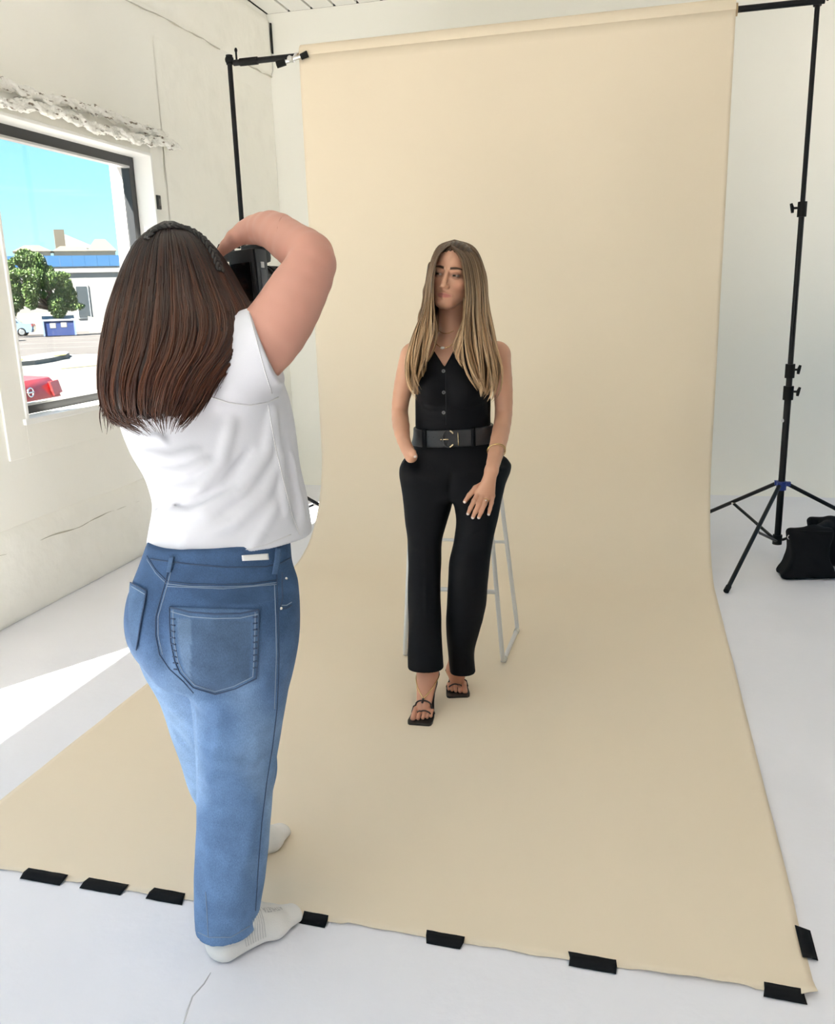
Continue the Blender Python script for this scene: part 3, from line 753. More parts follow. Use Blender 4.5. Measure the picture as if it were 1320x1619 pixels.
# hipped tan rooftop housings
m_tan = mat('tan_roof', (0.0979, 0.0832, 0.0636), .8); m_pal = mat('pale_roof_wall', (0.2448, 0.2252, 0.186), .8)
def hip(x0, x1, y0, y1, z0, z1, z2, name):
    ebox((x0, y0, z0), (x1, y1, z1), name, m_pal, bl); cx0, cx1 = x0+(x1-x0)*.3, x1-(x1-x0)*.3; cyy = (y0+y1)/2
    V = [E(x0-.15, y0-.15, z1), E(x1+.15, y0-.15, z1), E(x1+.15, y1+.15, z1), E(x0-.15, y1+.15, z1), E(cx0, cyy, z2), E(cx1, cyy, z2)]
    MB().add(V, [(0, 1, 5, 4), (1, 2, 5), (2, 3, 4, 5), (3, 0, 4), (0, 3, 2, 1)]).build('hip_roof', m_tan, bl)
hip(-3.5, -.6, 3, 6, 5.3, 6.9, 7.5, 'roof_housing'); hip(-.3, 2.6, 3, 6, 5.3, 6.9, 7.6, 'roof_housing'); hip(2.6, 4.8, 3, 6, 5.3, 6.9, 8.0, 'roof_housing')
ebox((-.1, 4, 6.9), (.75, 5.2, 8.8), 'roof_chimney', m_tan, bl)
MB().add([E(.75, 4, 7.2), E(3.4, 4, 7.2), E(.75, 4, 8.4), E(.75, 5, 7.2), E(3.4, 5, 7.2), E(.75, 5, 8.4)], [(0, 1, 2), (3, 5, 4), (0, 3, 4, 1), (1, 4, 5, 2), (0, 2, 5, 3)]).build('roof_chute', mat('grey_steel', (.42, .41, .40), .5), bl)
# pale ramp wall by the building
o1 = U(142, 521, 70.); o1[2] = GZ
rw = MB(); Pq = lambda x, y, z: o1+ER*x+EV*y+np.array([0, 0, z])
rw.add([Pq(0, 0, 0), Pq(4, 0, 0), Pq(4, 0, .3), Pq(0, 0, 1.3), Pq(0, .5, 0), Pq(4, .5, 0), Pq(4, .5, .3), Pq(0, .5, 1.3)], [(0, 1, 2, 3), (4, 7, 6, 5), (0, 4, 5, 1), (3, 2, 6, 7), (0, 3, 7, 4), (1, 5, 6, 2)])
tag(rw.build('ramp_wall', mat('cream_paint', (.80, .73, .56), .8)), 'cream sloping ramp wall at the foot of the white building', 'wall')
# cream wall and dark shed behind the cars
o2 = U(20, 514, 69.); o2[2] = GZ
def lbox(o, lo, hi, name, m, root=None):
    V = [o+ER*x+EV*y+np.array([0, 0, z]) for x in (lo[0], hi[0]) for y in (lo[1], hi[1]) for z in (lo[2], hi[2])]
    return MB().add(V, [(0, 1, 3, 2), (4, 6, 7, 5), (0, 4, 5, 1), (2, 3, 7, 6), (0, 2, 6, 4), (1, 5, 7, 3)]).build(name, m, root)
tag(lbox(o2, (.4, 0, 0), (3.6, .4, 1.7), 'garden_wall', mat('cream_block', (.66, .58, .42), .9, var=(2, (.5, .42, .3), .4, .7))), 'cream block wall behind the silver car and under the tree', 'wall')
sh_ = empty('shed', tuple(o2), 'dark shed at the left edge of the window behind the silver car', 'shed')
lbox(o2, (-4, .2, 0), (.2, 3, 2.7), 'wall', mat('dark_brown_board', (.05, .045, .04), .8), sh_)
lbox(o2, (-4.2, .0, 2.7), (.4, 3.2, 2.85), 'roof', mat('grey_felt', (.22, .22, .22), .9), sh_)

# dumpster
o3 = U(94, 519, 62.); o3[2] = GZ; dm = empty('dumpster', tuple(o3), 'blue steel dumpster with a grey lid in front of the tree', 'dumpster')
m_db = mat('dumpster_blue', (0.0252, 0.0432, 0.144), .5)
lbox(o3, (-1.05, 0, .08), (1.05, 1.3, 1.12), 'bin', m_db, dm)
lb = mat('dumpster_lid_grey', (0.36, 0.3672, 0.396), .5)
V = [o3+ER*x+EV*y+np.array([0, 0, z]) for x, y, z in ((-1.1, -.05, 1.12), (1.1, -.05, 1.12), (1.1, 1.35, 1.42), (-1.1, 1.35, 1.42), (-1.1, -.05, 1.17), (1.1, -.05, 1.17), (1.1, 1.35, 1.48), (-1.1, 1.35, 1.48))]
MB().add(V, [(0, 3, 2, 1), (4, 5, 6, 7), (0, 1, 5, 4), (1, 2, 6, 5), (2, 3, 7, 6), (3, 0, 4, 7)]).build('lid', lb, dm)
lbox(o3, (-.62, -.012, .62), (-.22, 0, .98), 'notice', m_bw, dm); lbox(o3, (.12, -.012, .66), (.52, 0, 1.0), 'notice', m_bw, dm)
lbox(o3, (-1.12, -.06, .08), (-1.0, .1, 1.1), 'corner_post', mat('dumpster_light_blue', (0.18, 0.2376, 0.396), .5), dm); lbox(o3, (1.0, -.06, .08), (1.12, .1, 1.1), 'corner_post', mat('dumpster_light_blue', (.25, .33, .55), .5), dm)

# trees: trunk, boughs and leaves
def tree(name, base, crowns, nleaf, label, seed, cols, size=.10):
    rg = np.random.default_rng(seed); root = empty(name, tuple(base), label, 'tree')
    mb = MB(); b0 = np.array(base, float)
    m_bk = mat('grey_brown_bark', (.16, .12, .09), .9, bump=(9, .8, .05))
    mb.tube([b0-np.array([0, 0, .1]), b0+np.array([.1, 0, 1.1]), b0+np.array([.0, .1, 2.4])], [.24, .19, .14], 9); mb.build('trunk', m_bk, root, smooth=True)
    for (cx, cyy, cz, rx, rz) in crowns:
        c = b0+ER*cx+EV*cyy+np.array([0, 0, cz]); mb = MB(); s0 = b0+np.array([0, .05, 1.9]); mb.tube([s0, s0*.45+c*.55+np.array([0, 0, .15]), c], [.10, .07, .03], 7); mb.build('bough', m_bk, root, smooth=True)
    n = 0; V = []; tt = []
    for (cx, cyy, cz, rx, rz) in crowns:
        k = int(nleaf*rx*rz); u = rg.normal(size=(k, 3)); u /= np.linalg.norm(u, axis=1, keepdims=True); u *= (rg.random((k, 1))**.28)
        c = b0+ER*cx+EV*cyy+np.array([0, 0, cz]); p = c+ER*u[:, :1]*rx+EV*u[:, 1:2]*rx+np.array([0, 0, 1.])*u[:, 2:]*rz
        d = rg.normal(size=(k, 3))*.7+np.array([0, 0, -.8]); d /= np.linalg.norm(d, axis=1, keepdims=True); w = np.cross(d, rg.normal(size=(k, 3))); w /= np.linalg.norm(w, axis=1, keepdims=True)
        sz = size*(.6+.8*rg.random((k, 1)))
        V.append(np.stack([p-d*sz, p+w*sz*.42, p+d*sz, p-w*sz*.42], 1).reshape(-1, 3)); mixv = rg.random((k, 1))
        tc_ = np.array(cols[0])*(1-mixv)+np.array(cols[1])*mixv; tt.append(np.repeat(tc_, 4, 0))
    V = np.concatenate(V); Q = np.arange(len(V)).reshape(-1, 4)
    lf = fast_mesh('foliage', V, Q, attr_mat('leaf_green', .6), root, False, np.concatenate(tt)); lf['kind'] = 'stuff'
    return root
tb = U(88, 517, 63.); tb[2] = GZ
tree('leafy_tree', tb, [(a_, b_, c_t, .62+.25*math.sin(i_*2.3), .60+.35*math.cos(i_*1.7)) for i_, (a_, b_, c_t) in enumerate([(-3.6, 0, 4.3), (-2.9, .3, 5.0), (-2.1, .2, 5.4), (-1.4, .4, 5.5), (-.7, .3, 5.1), (0., .2, 4.7), (.6, .1, 4.3), (1.0, -.2, 3.6), (1.25, -.2, 2.8), (1.35, -.1, 2.1), (.6, -.5, 3.0), (.3, -.6, 2.2), (-.2, -.5, 3.9), (-.6, -.7, 3.0), (-1.0, -.8, 4.2), (-1.3, -.9, 3.3), (-1.4, -.9, 2.4), (-2.0, -.6, 4.5), (-2.3, -.5, 3.6), (-2.4, -.4, 2.7), (-3.0, -.3, 4.0), (-3.2, -.2, 3.1), (-3.0, -.2, 2.3), (-3.9, .1, 3.4), (-4.1, .2, 2.6), (-4.6, .3, 3.9), (-4.8, .3, 3.0)])],
     3400, 'broad leafy green tree with drooping branches beside the white building', 5, ((.016, .048, .010), (.10, .165, .030)))

# cars
def car(name, o, ax, label, body_col, nm, L=4.4, Wd=1.76, H=1.45, emblem=False):
    """o: ground point under the middle of the rear bumper; ax: unit heading (rear to front)"""
    ax = np.array([ax[0], ax[1], 0.])/math.hypot(ax[0], ax[1]); sd_ = np.array([-ax[1], ax[0], 0.])
    root = empty(name, tuple(o), label, 'car'); T = lambda x, y, z: o+ax*x+sd_*y+np.array([0, 0, z])
    mp_ = mat('car_paint_'+nm, body_col, .25, .0, spec=.6)
    lower = [(0.02, .42), (-.04, .62), (.03, .86), (.12, .95), (.75, .98), (1.2, 1.0), (3.0, .96), (3.6, .86), (4.2, .74), (4.38, .58), (4.36, .30), (.06, .28)]
    cab = [(.75, .98), (1.15, 1.28), (1.6, 1.42), (2.2, 1.44), (2.6, 1.36), (3.15, .96)]
    sc = L/4.4; zs = H/1.45
    def shell(poly, wl_, tw, nmn, m):
        V = []; n = len(poly)
        for s in (-1, -.86, .86, 1):
            for (x, z) in poly:
                k = abs(s); ins = (1-(z-.3)*tw); xx = x if k < .9 else x+(.09 if x < 1 else -.09 if x > 3.6 else 0)
                V.append(T(xx*sc, s*wl_/2*ins, z*zs))
        F = []
        for r_ in range(3):
            for i in range(n): F.append((r_*n+i, r_*n+(i+1) % n, (r_+1)*n+(i+1) % n, (r_+1)*n+i))
        F += [tuple(range(n))[::-1], tuple(3*n+i for i in range(n))]
        return MB().add(V, F).build(nmn, m, root, ang=35)
    shell(lower, Wd, .07, 'body', mp_); shell(cab, Wd*.94, .16, 'cabin', mp_)
    gm = mat('car_glass', (.03, .045, .06), .08)
    for s in (-1, 1):
        q = [(1.0, 1.02), (1.3, 1.30), (1.85, 1.36), (1.85, 1.02)]; q2 = [(1.92, 1.02), (1.92, 1.36), (2.5, 1.31), (2.95, 1.0)]
        for poly in (q, q2):
            V = [T(x*sc, s*(Wd*.94/2*(1-(z-.3)*.16)+e), z*zs) for e in (.0, .008) for (x, z) in poly]
            MB().add(V, [(0, 1, 2, 3), (7, 6, 5, 4)]+[(i, (i+1) % 4, 4+(i+1) % 4, 4+i) for i in range(4)]).build('side_window', gm, root)
    for poly in ([(.78, 1.0), (1.14, 1.27)], [(3.12, .99), (2.66, 1.33)]):
        (x0, z0), (x1, z1) = poly; e = -.012 if x0 < 2 else .012
        V = [T((x0+e)*sc, -Wd*.36, z0*zs+.012), T((x0+e)*sc, Wd*.36, z0*zs+.012), T((x1+e)*sc, Wd*.31, z1*zs+.012), T((x1+e)*sc, -Wd*.31, z1*zs+.012)]
        V += [v-np.array([0, 0, .02]) for v in V]
        MB().add(V, [(0, 1, 2, 3), (7, 6, 5, 4)]+[(i, (i+1) % 4, 4+(i+1) % 4, 4+i) for i in range(4)]).build('rear_window' if x0 < 2 else 'windscreen', gm, root)
    for x in (.85, 3.5):
        for s in (-1, 1):
            c = T(x*sc, s*(Wd/2-.10), .32); ty = MB(); ty.tube([c-sd_*s*.1, c+sd_*s*.08, c+sd_*s*.11], [.32, .32, .29], 22); w_ = ty.build('tyre', m_blkp, root, ang=40)
            rm = MB(); rm.tube([c+sd_*s*.105, c+sd_*s*.118], [.215, .20], 20)
            for a in range(5): a_ = a*1.2566; rm.box((-.02, -.02, -.02), (.02, .02, .02)); rm.v[-8:] = [tuple(c+sd_*s*(.122+.006*(v[1] > 0))+(ax*math.cos(a_)+np.array([0, 0, 1])*math.sin(a_))*(.1+v[0]*4)+(-ax*math.sin(a_)+np.array([0, 0, 1])*math.cos(a_))*v[2]) for v in rm.v[-8:]]
            rm.build('wheel_rim', mat('alloy', (.55, .56, .58), .3, .8), w_, ang=40)
    tl = mat('tail_light_red', (.55, .03, .03), .2)
    for s in (-1, 1):
        V = [T(-.03-.0*e, s*(Wd*.30), .70), T(.05, s*(Wd*.49), .72), T(.10, s*(Wd*.49), .90), T(.02, s*(Wd*.30), .90)]; V += [v-ax*.03 for v in V]
        MB().add(V, [(0, 1, 2, 3), (7, 6, 5, 4)]+[(i, (i+1) % 4, 4+(i+1) % 4, 4+i) for i in range(4)]).build('tail_light', tl, root)
    V = [T(-.07, -Wd*.46, .46), T(-.07, Wd*.46, .46), T(-.05, Wd*.46, .60), T(-.05, -Wd*.46, .60)]; V += [v+ax*.1 for v in V]
    MB().add(V, [(0, 1, 2, 3), (7, 6, 5, 4)]+[(i, (i+1) % 4, 4+(i+1) % 4, 4+i) for i in range(4)]).build('rear_bumper', mat('bumper_chrome', (.70, .74, .82), .15, .9) if emblem else mp_, root)
    if emblem:
        c = T(-.035, .0, .80); em = MB(); rg_ = [c+sd_*math.cos(a)*.062+np.array([0, 0, 1])*math.sin(a)*.062-ax*.008 for a in np.linspace(0, 2*math.pi, 25)[:-1]]
        em.tube(rg_, .011, 6, closed=True); em.tube([c-sd_*.078-ax*.012, c+sd_*.078-ax*.012], .012, 6); em.build('round_badge', m_chrome, root, smooth=True)
    return root
cs = g(56, 530.5); car('hatchback_car', cs, -ER*.97+EV*.1, 'silver blue hatchback car parked across the lot in front of the tree', (.15, .22, .32), 'silver_blue', L=4.3)
cd = g(24, 539.5); car('dark_car', cd-(-ER)*.0, -ER*.98-EV*.05, 'black car showing only its tail at the left edge of the window', (.03, .035, .045), 'black')
# red car close by, seen from behind
hd = -ER*.83+EV*.55; sdv = np.array([-hd[1], hd[0], 0])/np.linalg.norm(hd[:2])
ctr = U(44, 621, 12.0); ctr[2] = GZ
car('red_car', ctr, hd, 'red car with a round silver badge parked just outside the window', (.38, .03, .03), 'red', emblem=True)
# ================================================================= people: shared pieces
def unit(v): v = np.asarray(v, float); return v/np.linalg.norm(v)
class Frame:
    def __init__(s, o, fwd, up):
        s.o = np.asarray(o, float); s.y = unit(fwd); s.x = unit(np.cross(s.y, up)); s.z = np.cross(s.x, s.y); s.M = np.stack([s.x, s.y, s.z])
        s.k = 1.
    def loc(s, P): return ((P-s.o.astype(f32))@s.M.T.astype(f32))/f32(s.k)
    def w(s, p): return s.o+np.asarray(p, float)@s.M*s.k
    def head(s, P):
        lb = far(s.o, .17)
        if lb: return np.full(len(P), lb, f32)
        keep = CB[0]; CB[0] = None; d = head_fn(s.loc(P))*f32(s.k); CB[0] = keep; return d
def head_fn(L):
    """head in its own frame: x to its right-hand side of the viewer behind it, y forward, z up, origin between the eyes inside the skull"""
    X = np.stack([np.abs(L[:, 0]), L[:, 1], L[:, 2]], -1)          # mirrored halves
    d = ell(L, (0, -.014, .030), (.0735, .094, .086))
    d = su(d, ell(L, (0, .026, -.034), (.0585, .062, .074)), .03)
    d = su(d, rc(X, (.050, .004, -.050), (.018, .062, -.094), .016, .013), .028)
    d = su(d, ell(L, (0, .068, -.096), (.021, .018, .016)), .022)
    d = su(d, ell(X, (.043, .056, -.024), (.020, .017, .016)), .022)
    d = su(d, rc(X, (.012, .083, .017), (.043, .070, .021), .0075, .006), .014)
    d = ss(d, ell(X, (.0305, .092, .001), (.0175, .0125, .0105)), .012)
    d = ss(d, ell(X, (.012, .092, .004), (.006, .010, .010)), .010)
    # lids wrap the eyeball, leaving the slit open
    lid = ell(X, (.0305, .0735, .001), (.0148, .0150, .0138)); slit = np.abs(L[:, 2]-f32(.0005)-f32(.002)*(X[:, 0]-f32(.03))*30)-f32(.0031)
    lid = np.maximum(lid, -slit)
    d = su(d, lid, .003)
    d = np.minimum(d, 9)
    d = su(d, rc(L, (0, .082, .006), (0, .1045, -.033), .0062, .0092), .010)
    d = su(d, ell(L, (0, .1045, -.037), (.0098, .0105, .0085)), .006)
    d = su(d, ell(X, (.0112, .0935, -.040), (.0072, .0095, .0070)), .006)
    d = ss(d, ell(X, (.0058, .0985, -.0475), (.0036, .0045, .0034)), .003)
    d = su(d, rc(X, (.0, .0868, -.0625), (.0250, .0745, -.0672), .0060, .003), .006)
    d = su(d, rc(X, (.0, .0850, -.0745), (.0225, .0745, -.0692), .0068, .003), .005)
    d = ss(d, rc(X, (0, .0925, -.0682), (.0275, .0790, -.0672), .0017, .0013), .003)
    d = su(d, ell(X, (.074, -.012, -.008), (.008, .020, .030)), .008)
    return d
def head_tint(L, skin, lip, brow, lid):
    X = np.stack([np.abs(L[:, 0]), L[:, 1], L[:, 2]], -1); c = np.tile(np.array(skin), (len(L), 1))
    def blend(w, col):
        nonlocal c
        w = np.clip(w, 0, 1)[:, None]; c = c*(1-w)+np.array(col)*w
    fr = L[:, 1] > .05
    blend(fr*np.exp(-((X[:, 0]-.044)/.018)**2-((L[:, 2]+.03)/.018)**2)*.35, (skin[0]*1.0, skin[1]*.72, skin[2]*.70))
    z_m = np.where(L[:, 2] > -.0685, (L[:, 2]+.0685)/.0072, (-.0685-L[:, 2])/.0090)
    blend(fr*(1.35-1.4*np.maximum((X[:, 0]/.0300)**2, 0)-1.15*z_m**2)*1.5*(L[:, 1] > .07), lip)
    zb = .0225+.0035*np.sin((X[:, 0]-.012)/.034*2.4)
    blend(fr*(X[:, 0] > .011)*(X[:, 0] < .050)*(1.4-np.abs(L[:, 2]-zb)/(.0042-.0022*np.clip((X[:, 0]-.03)/.02, 0, 1)))*1.4, brow)
    r = np.sqrt(((X[:, 0]-.0315)/.0185)**2+((L[:, 2]-.001)/.0088)**2)
    blend(fr*np.clip(1.55-r, 0, 1)*.75, lid)
    return c
def eyes(F, parent, iris):
    m_eye = attr_mat('eye_surface', .35, spec=.25)
    for s in (-1, 1):
        bm = bmesh.new(); bmesh.ops.create_uvsphere(bm, u_segments=28, v_segments=20, radius=.0131); bm.verts.index_update()
        v = np.array([list(q.co) for q in bm.verts]); fcs = [[q.index for q in f.verts] for f in bm.faces]; bm.free()
        gz = unit((.22, 1, .02)); ca = (v/.0131)@gz; t = np.tile(np.array([.30, .25, .22]), (len(v), 1)); t[ca > .80] = iris; t[ca > .965] = (.005, .005, .005)
        w = np.array([F.w(np.array([s*.0305, .0735, .001])+q) for q in v])
        o = mesh_obj('eye', w, fcs, m_eye, None, True); ca_ = o.data.color_attributes.new('tint', 'FLOAT_COLOR', 'POINT'); ca_.data.foreach_set('color', np.concatenate([t, np.ones((len(t), 1))], 1).astype(f32).ravel())
        wpart(o, parent)
def multi_surf(fn, main, boxes):
    """one mesh from a coarse pass and finer passes inside boxes"""
    Vs, Qs, n = [], [], 0
    def inb(c, b): return ((c > np.array(b[0])) & (c < np.array(b[1]))).all(1)
    V, Q = surf(fn, main[0], main[1], main[2]); c = V[Q].mean(1); keep = np.ones(len(Q), bool)
    for b in boxes: keep &= ~inb(c, b)
    Vs.append(V); Qs.append(Q[keep]); n = len(V)
    for i, b in enumerate(boxes):
        pad = .012; V, Q = surf(fn, np.array(b[0])-pad, np.array(b[1])+pad, b[2]); c = V[Q].mean(1)
        k = inb(c, (np.array(b[0])-.002, np.array(b[1])+.002))
        for q in boxes[:i]: k &= ~inb(c, q)
        Vs.append(V); Qs.append(Q[k]+n); n += len(V)
    V = np.concatenate(Vs); Q = np.concatenate(Qs); used = np.unique(Q); mp_ = np.zeros(len(V), int); mp_[used] = np.arange(len(used))
    return V[used], mp_[Q]
def seam(fn, px, name, m, parent, r=.0012, off=.0006, n=None, flat=1.):
    P = []
    for (a, b) in zip(px[:-1], px[1:]):
        k = n or max(2, int(math.hypot(b[0]-a[0], b[1]-a[1])/5))
        for i in range(k): P.append((a[0]+(b[0]-a[0])*i/k, a[1]+(b[1]-a[1])*i/k))
    P.append(px[-1]); P = np.array(P); W_ = trace(fn, P[:, 0], P[:, 1], sub=off)
    return MB().tube([tuple(p) for p in W_], r, 6, flat=flat).build(name, m, parent, smooth=True)
def patch(fn, left, right, nu, nv, name, m, parent, off=.002, th=.0016, tint=None):
    """cloth patch between two outlines, laid on a form"""
    def rs(pl, n):
        pl = np.array(pl, float); s = np.r_[0, np.cumsum(np.linalg.norm(np.diff(pl, axis=0), axis=1))]; t = np.linspace(0, s[-1], n)
        return np.stack([np.interp(t, s, pl[:, 0]), np.interp(t, s, pl[:, 1])], -1)
    A = rs(left, nv); B_ = rs(right, nv); uu = np.linspace(0, 1, nu); G = A[:, None]*(1-uu)[None, :, None]+B_[:, None]*uu[None, :, None]
    W_ = trace(fn, G[..., 0].ravel(), G[..., 1].ravel(), sub=off); idx = np.arange(nu*nv).reshape(nv, nu)
    Q = np.stack([idx[:-1, :-1], idx[:-1, 1:], idx[1:, 1:], idx[1:, :-1]], -1).reshape(-1, 4)
    tt = None if tint is None else tint(np.tile(uu, nv), np.repeat(np.linspace(0, 1, nv), nu), G.reshape(-1, 2))
    o = fast_mesh(name, W_, Q, m, parent, True, tt); md = o.modifiers.new('thickness', 'SOLIDIFY'); md.thickness = th; md.offset = 0
    return o
def sheet_locks(ga, gb, n, k, rad, seed, cols, dep=.012, wob=.004, curl=.0, clump=14):
    """locks fanned between two guide curves (image x, y, depth); returns paths, radii, tints"""
    rg = np.random.default_rng(seed); A = np.array([U(*q) for q in lerp_path(ga, k)]); B_ = np.array([U(*q) for q in lerp_path(gb, k)])
    s = rg.random(n); cl_ = np.round(s*clump)/clump; t = np.linspace(0, 1, k)
    mixs = s[:, None]*(1-.55*t[None])+cl_[:, None]*(.55*t[None])
    P = A[None]*(1-mixs[..., None])+B_[None]*mixs[..., None]
    ph = rg.random((n, 3))*6.28; cph = np.sin(cl_*91.7)*6
    P = P+CF*((rg.random(n)-.7)[:, None]*dep*np.minimum(1, t*4+.25)[None])[..., None]
    P = P+CR*((np.sin(t[None]*7+ph[:, :1])*wob*t[None]+np.sin(t[None]*6+cph[:, None])*curl*t[None]**2))[..., None]+CF*((np.sin(t[None]*5+ph[:, 1:2])*wob*t[None]))[..., None]
    ln = .82+.18*rg.random(n); 
    # shorten a share of locks
    idx = t[None]*ln[:, None]*(k-1); i0 = np.clip(idx.astype(int), 0, k-2); fr = idx-i0
    ar = np.arange(n)[:, None]; P = P[ar, i0]*(1-fr[..., None])+P[ar, i0+1]*fr[..., None]
    R_ = rad*(.6+.8*rg.random(n))[:, None]*np.minimum(1, (1-t)*5+.12)[None]
    c0, c1, c2 = [np.array(c) for c in cols]; h = rg.random(n)[:, None, None]; hl = (np.sin(cl_*57.3+s*9)*.5+.5)[:, None, None]
    tt = np.clip((HROOT-P[..., 2:3])/.36, 0, 1)**1.15; base = c0*(1-tt)+c1*tt; col = base*(1-hl*.72*(.10+.90*tt))+c2*hl*.72*(.10+.90*tt); col = col*(.55+.9*h)
    return P, R_, np.broadcast_to(col, P.shape).copy()
# ================================================================= the woman in black
SK = (.62, .335, .215)
mw = empty('person', tuple(hitz(700, 1110)), 'woman with long blonde hair in black sleeveless vest and trousers leaning on the stool', 'person')
HD = 3.17
hb = -unit(np.array([U(710, 440, 1.)[0], U(710, 440, 1.)[1], 0])-np.array([0, 0, 0]))
hx = np.array([-hb[1], hb[0], 0])          # viewer's right, seen from the camera: turn
hx = hx if hx@CR > 0 else -hx
ya = math.radians(15)
MF = Frame(U(715.5, 438, HD), hb*math.cos(ya)-hx*math.sin(ya)+np.array([0, 0, .07]), np.array([0, 0, 1.])+hx*.15); MF.k = 1.04
# --- torso
M_t = Loft([stn(748, 640, 798, 3.36, .105), stn(715, 648, 788, 3.345, .104), stn(690, 660, 774, 3.335, .098), stn(668, 660, 772, 3.32, .094), stn(640, 660, 772, 3.30, .097), stn(612, 660, 772, 3.28, .104), stn(585, 658, 776, 3.265, .103), stn(562, 652, 790, 3.255, .090), stn(545, 662, 782, 3.245, .070), stn(532, 680, 755, 3.235, .055)], 2.2)
M_t.rnd = .03
nk = U(714, 540, 3.235)
def M_torso(P):
    d = M_t(P)
    fw = U(0, 0, 1)-U(0, 0, 2); fwd = unit(np.array([fw[0], fw[1], 0]))
    for px in (684, 734):
        d = su(d, ell(P, U(px, 612, 3.21), (.050, .048, .052)), .035)
    d = su(d, rc(P, U(663, 556, 3.25), U(785, 558, 3.25), .042, .042), .03)
    return d
ARM_R = [U(650, 562, 3.245), U(638, 610, 3.29), U(632, 648, 3.335), U(634, 672, 3.29), U(641, 704, 3.225), U(650, 722, 3.215)]
ARM_Rr = [.042, .037, .032, .033, .024, .024]
ARM_L = [U(789, 563, 3.25), U(795, 610, 3.28), U(796, 656, 3.30), U(790, 690, 3.23), U(777, 744, 3.11)]
ARM_Lr = [.042, .037, .033, .033, .0235]
# --- trousers
LEG_R = Loft([stn(736, 634, 722, 3.355, .100), stn(790, 637, 716, 3.31, .095), stn(820, 640, 708, 3.29, .088), stn(850, 644, 700, 3.27, .080), stn(900, 645, 697, 3.24, .072), stn(950, 645, 697, 3.22, .072), stn(1000, 645, 698, 3.205, .060), stn(1055, 645, 701, 3.19, .050)], 2.3)
LEG_L = Loft([stn(736, 710, 806, 3.345, .10), stn(790, 717, 793, 3.26, .098), stn(820, 721, 787, 3.23, .092), stn(850, 718, 780, 3.21, .084), stn(885, 711, 775, 3.205, .078), stn(920, 708, 771, 3.22, .074), stn(960, 706, 767, 3.25, .072), stn(1000, 706, 757, 3.275, .070), stn(1030, 708, 750, 3.295, .055), stn(1062, 711, 752, 3.315, .050)], 2.3)
PEL = Loft([stn(782, 648, 786, 3.33, .105), stn(765, 640, 796, 3.345, .115), stn(745, 636, 803, 3.35, .118), stn(715, 648, 791, 3.345, .113), stn(690, 657, 778, 3.335, .105), stn(668, 658, 775, 3.325, .101)], 2.3)
for q in (LEG_R, LEG_L): q.rnd = .0015
PEL.rnd = .012
def M_pants(P):
    d = su(LEG_R(P), LEG_L(P), .004); d = su(d, PEL(P), .03)
    d = su(d, ell(P, U(650, 742, 3.30), (.040, .05, .055)), .03)       # fist in the pocket
    d = su(d, ell(P, U(797, 738, 3.33), (.018, .03, .035)), .02)
    for (a, b, w, am) in (((636, 765, 3.23), (668, 772, 3.20), .010, .006), ((640, 775, 3.23), (690, 800, 3.18), .012, -.005), ((645, 835, 3.2), (690, 850, 3.17), .010, .005), ((644, 862, 3.2), (692, 872, 3.17), .012, .004),
                          ((775, 830, 3.16), (735, 850, 3.12), .012, .005), ((768, 870, 3.15), (722, 885, 3.12), .014, .004), ((760, 980, 3.24), (730, 1000, 3.22), .013, .005), ((715, 745, 3.24), (708, 786, 3.24), .012, -.006), ((690, 760, 3.24), (650, 745, 3.24), .012, .004)):
        d = d-ridge(P, U(*a), U(*b), w, am)
    # pressed crease down the front of each leg
    d = d-ridge(P, U(672, 800, 3.205), U(674, 1050, 3.115), .006, .004)-ridge(P, U(748, 830, 3.13), U(731, 1055, 3.24), .006, .004)
    return d-.0022*sines(P, 21, 30.)-.001*sines(P, 22, 70.)
# --- left hand resting on the thigh
def on_pants(px, py, lift): p = trace(M_pants, px, py, 2.6)[0]; return p-ray(px, py)*lift
def fing(px, lifts): return [on_pants(a, b, l) for (a, b), l in zip(px, lifts)]
Wr = ARM_L[-1]
H_L = dict(
    thumb=([on_pants(766, 765, .026), on_pants(752, 772, .026), on_pants(742, 783, .018), on_pants(735, 793, .012)], [.0135, .0115, .0095, .0075]),
    index=([on_pants(756, 780, .022), on_pants(749.5, 792, .023), on_pants(744, 803, .016), on_pants(740, 812, .010)], [.0105, .0092, .0082, .0068]),
    middle=([on_pants(763.5, 783, .022), on_pants(757, 797, .024), on_pants(751.5, 809, .016), on_pants(747.5, 818, .010)], [.0108, .0094, .0083, .0069]),
    ring=([on_pants(771, 784, .022), on_pants(766, 797, .023), on_pants(761, 809, .016), on_pants(757, 818, .010)], [.0104, .0090, .0080, .0067]),
    pinky=([on_pants(778.5, 784, .020), on_pants(777, 795, .020), on_pants(774.5, 805, .014), on_pants(772.5, 813, .009)], [.0094, .0080, .0072, .0060]))
def hand_fn(P, W, H, k=.012):
    lb = far(W, .19)
    if lb: return np.full(len(P), lb, f32)
    d = None
    for nme in ('index', 'middle', 'ring', 'pinky'):
        m0 = H[nme][0][0]; e = rc(P, W, m0, .0165, H[nme][1][0]*1.04); d = e if d is None else su(d, e, .014)
    d = su(d, rc(P, W, H['thumb'][0][0], .016, H['thumb'][1][0]), .014)
    for nme, (pts, rs_) in H.items(): d = su(d, chain(P, pts, rs_, .004), .005)
    return d
TH_R = ([U(648, 712, 3.205), U(653, 715, 3.19), U(656, 721, 3.185)], [.0115, .0100, .0080])   # thumb outside the pocket
